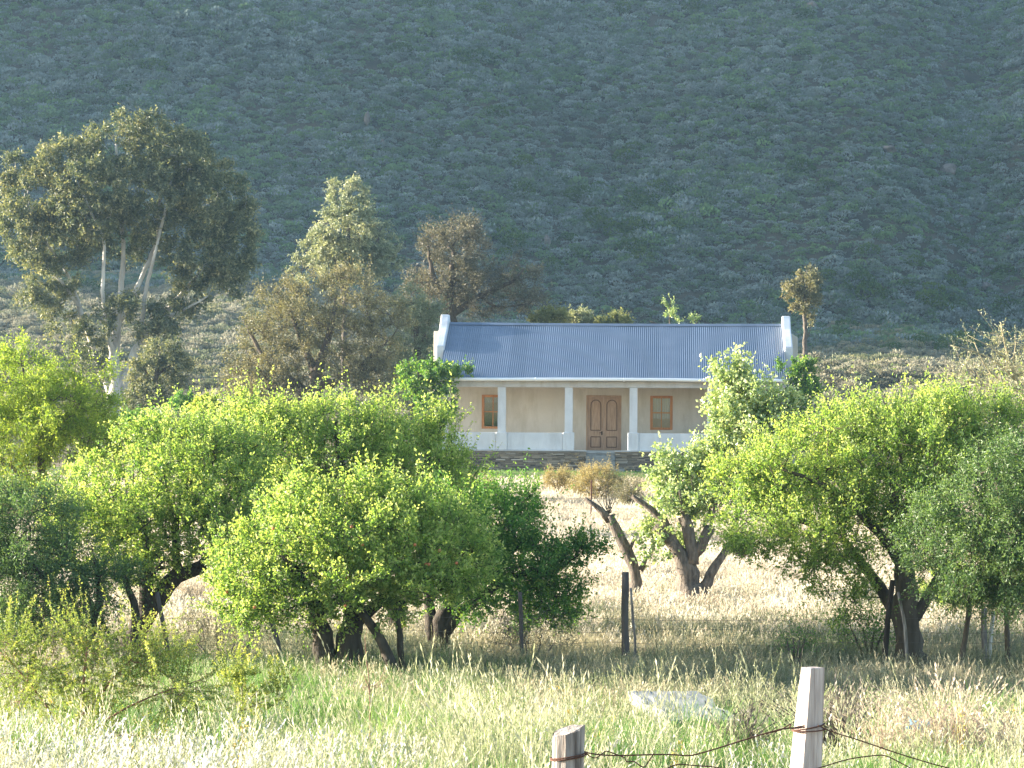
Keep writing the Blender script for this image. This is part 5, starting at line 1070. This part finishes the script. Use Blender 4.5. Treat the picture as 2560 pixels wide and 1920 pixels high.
# dry tussocks that stand out by the near fence
for i, (px, D, h, nb_, mt, lab) in enumerate([
    (2090, 26, 1.0, 420, 'dead_grass', 'dark shaggy grey tussock just right of the taller pale post'), (2225, 25, .85, 260, 'tan_grass', 'arching straw coloured tussock right of the dark shaggy one'),
    (2385, 25, 1.05, 300, 'tan_grass', 'tall straw tussock leaning right near the blue scrap'), (1860, 26, .7, 240, 'dead_grass', 'low brown grey tussock between the slab and the pale post'),
    (1250, 27, .95, 60, 'meadow', 'loose upright tussock of pale stems left of the thick round post'), (2520, 25, .8, 240, 'tan_grass', 'pale tussock at the lower right edge of the meadow')]):
    x_ = (px - 1280) / FPX * D; me_ = tuft(700 + i, nb_, h, .010, .6, .10, M[mt], .35, .05, .008); me_.name = 'grass_tussock'
    o = link(bpy.data.objects.new('grass_tussock', me_)); o.location = (x_, D, gz(x_, D)); tag(o, lab, 'tussock', 'tussocks by the near fence')
# small yellow flowers
def flower_tuft(seed):
    g_ = np.random.default_rng(seed); Vs = []; Fs = []; T = []; n_ = 0
    for b in range(7):
        h = g_.uniform(.35, .7); p0 = np.array([*g_.normal(0, .07, 2), 0]); p1 = p0 + np.array([*g_.normal(0, .05, 2), h]); sd_ = np.array([.003, .001, 0])
        Vs += [p0 - sd_, p0 + sd_, p1 + sd_, p1 - sd_]; Fs.append((n_, n_ + 1, n_ + 2, n_ + 3)); n_ += 4
        for q in range(9):
            c_ = p1 + g_.normal(0, .018, 3); u_ = unit(g_.normal(size=3)) * .011; v_ = unit(np.cross(u_, g_.normal(size=3))) * .011
            Vs += [c_ - u_, c_ - v_, c_ + u_, c_ + v_]; Fs.append((n_, n_ + 1, n_ + 2, n_ + 3)); n_ += 4
    return np_mesh('flower', np.array(Vs), np.array(Fs), M['petal_yellow'])
fl = protos('flower_stem', [flower_tuft(640 + i) for i in range(4)])
grass('yellow_wildflowers', 'small yellow wildflowers dotted through the foreground grass', fl, 900, 20, 36, .45, .8, 68, mask=lambda x, y, g: g.uniform(size=len(x)) < .06 + .8 * np.exp(-((x / y + .135) / .03) ** 2) * (y > 26) * (y < 33) + .8 * np.exp(-((x / y - .185) / .025) ** 2) * (y > 24) * (y < 32), cat='wildflowers')

# ------------------------------------------------------------------ air
m, n, out = new_mat('air'); pv = n.nodes.new('ShaderNodeVolumePrincipled'); pv.inputs['Density'].default_value = 0.00018; pv.inputs['Color'].default_value = (0.45, 0.72, 1.0, 1); pv.inputs['Anisotropy'].default_value = 0.35
n.links.new(pv.outputs[0], out.inputs[1])
mb = MB(); zmin = float(Z.min()) - 1; mb.box(-720, 720, -75, 1015, zmin, float(Z.max()) + 8)
tag(mb.build('haze', m), kind='stuff')
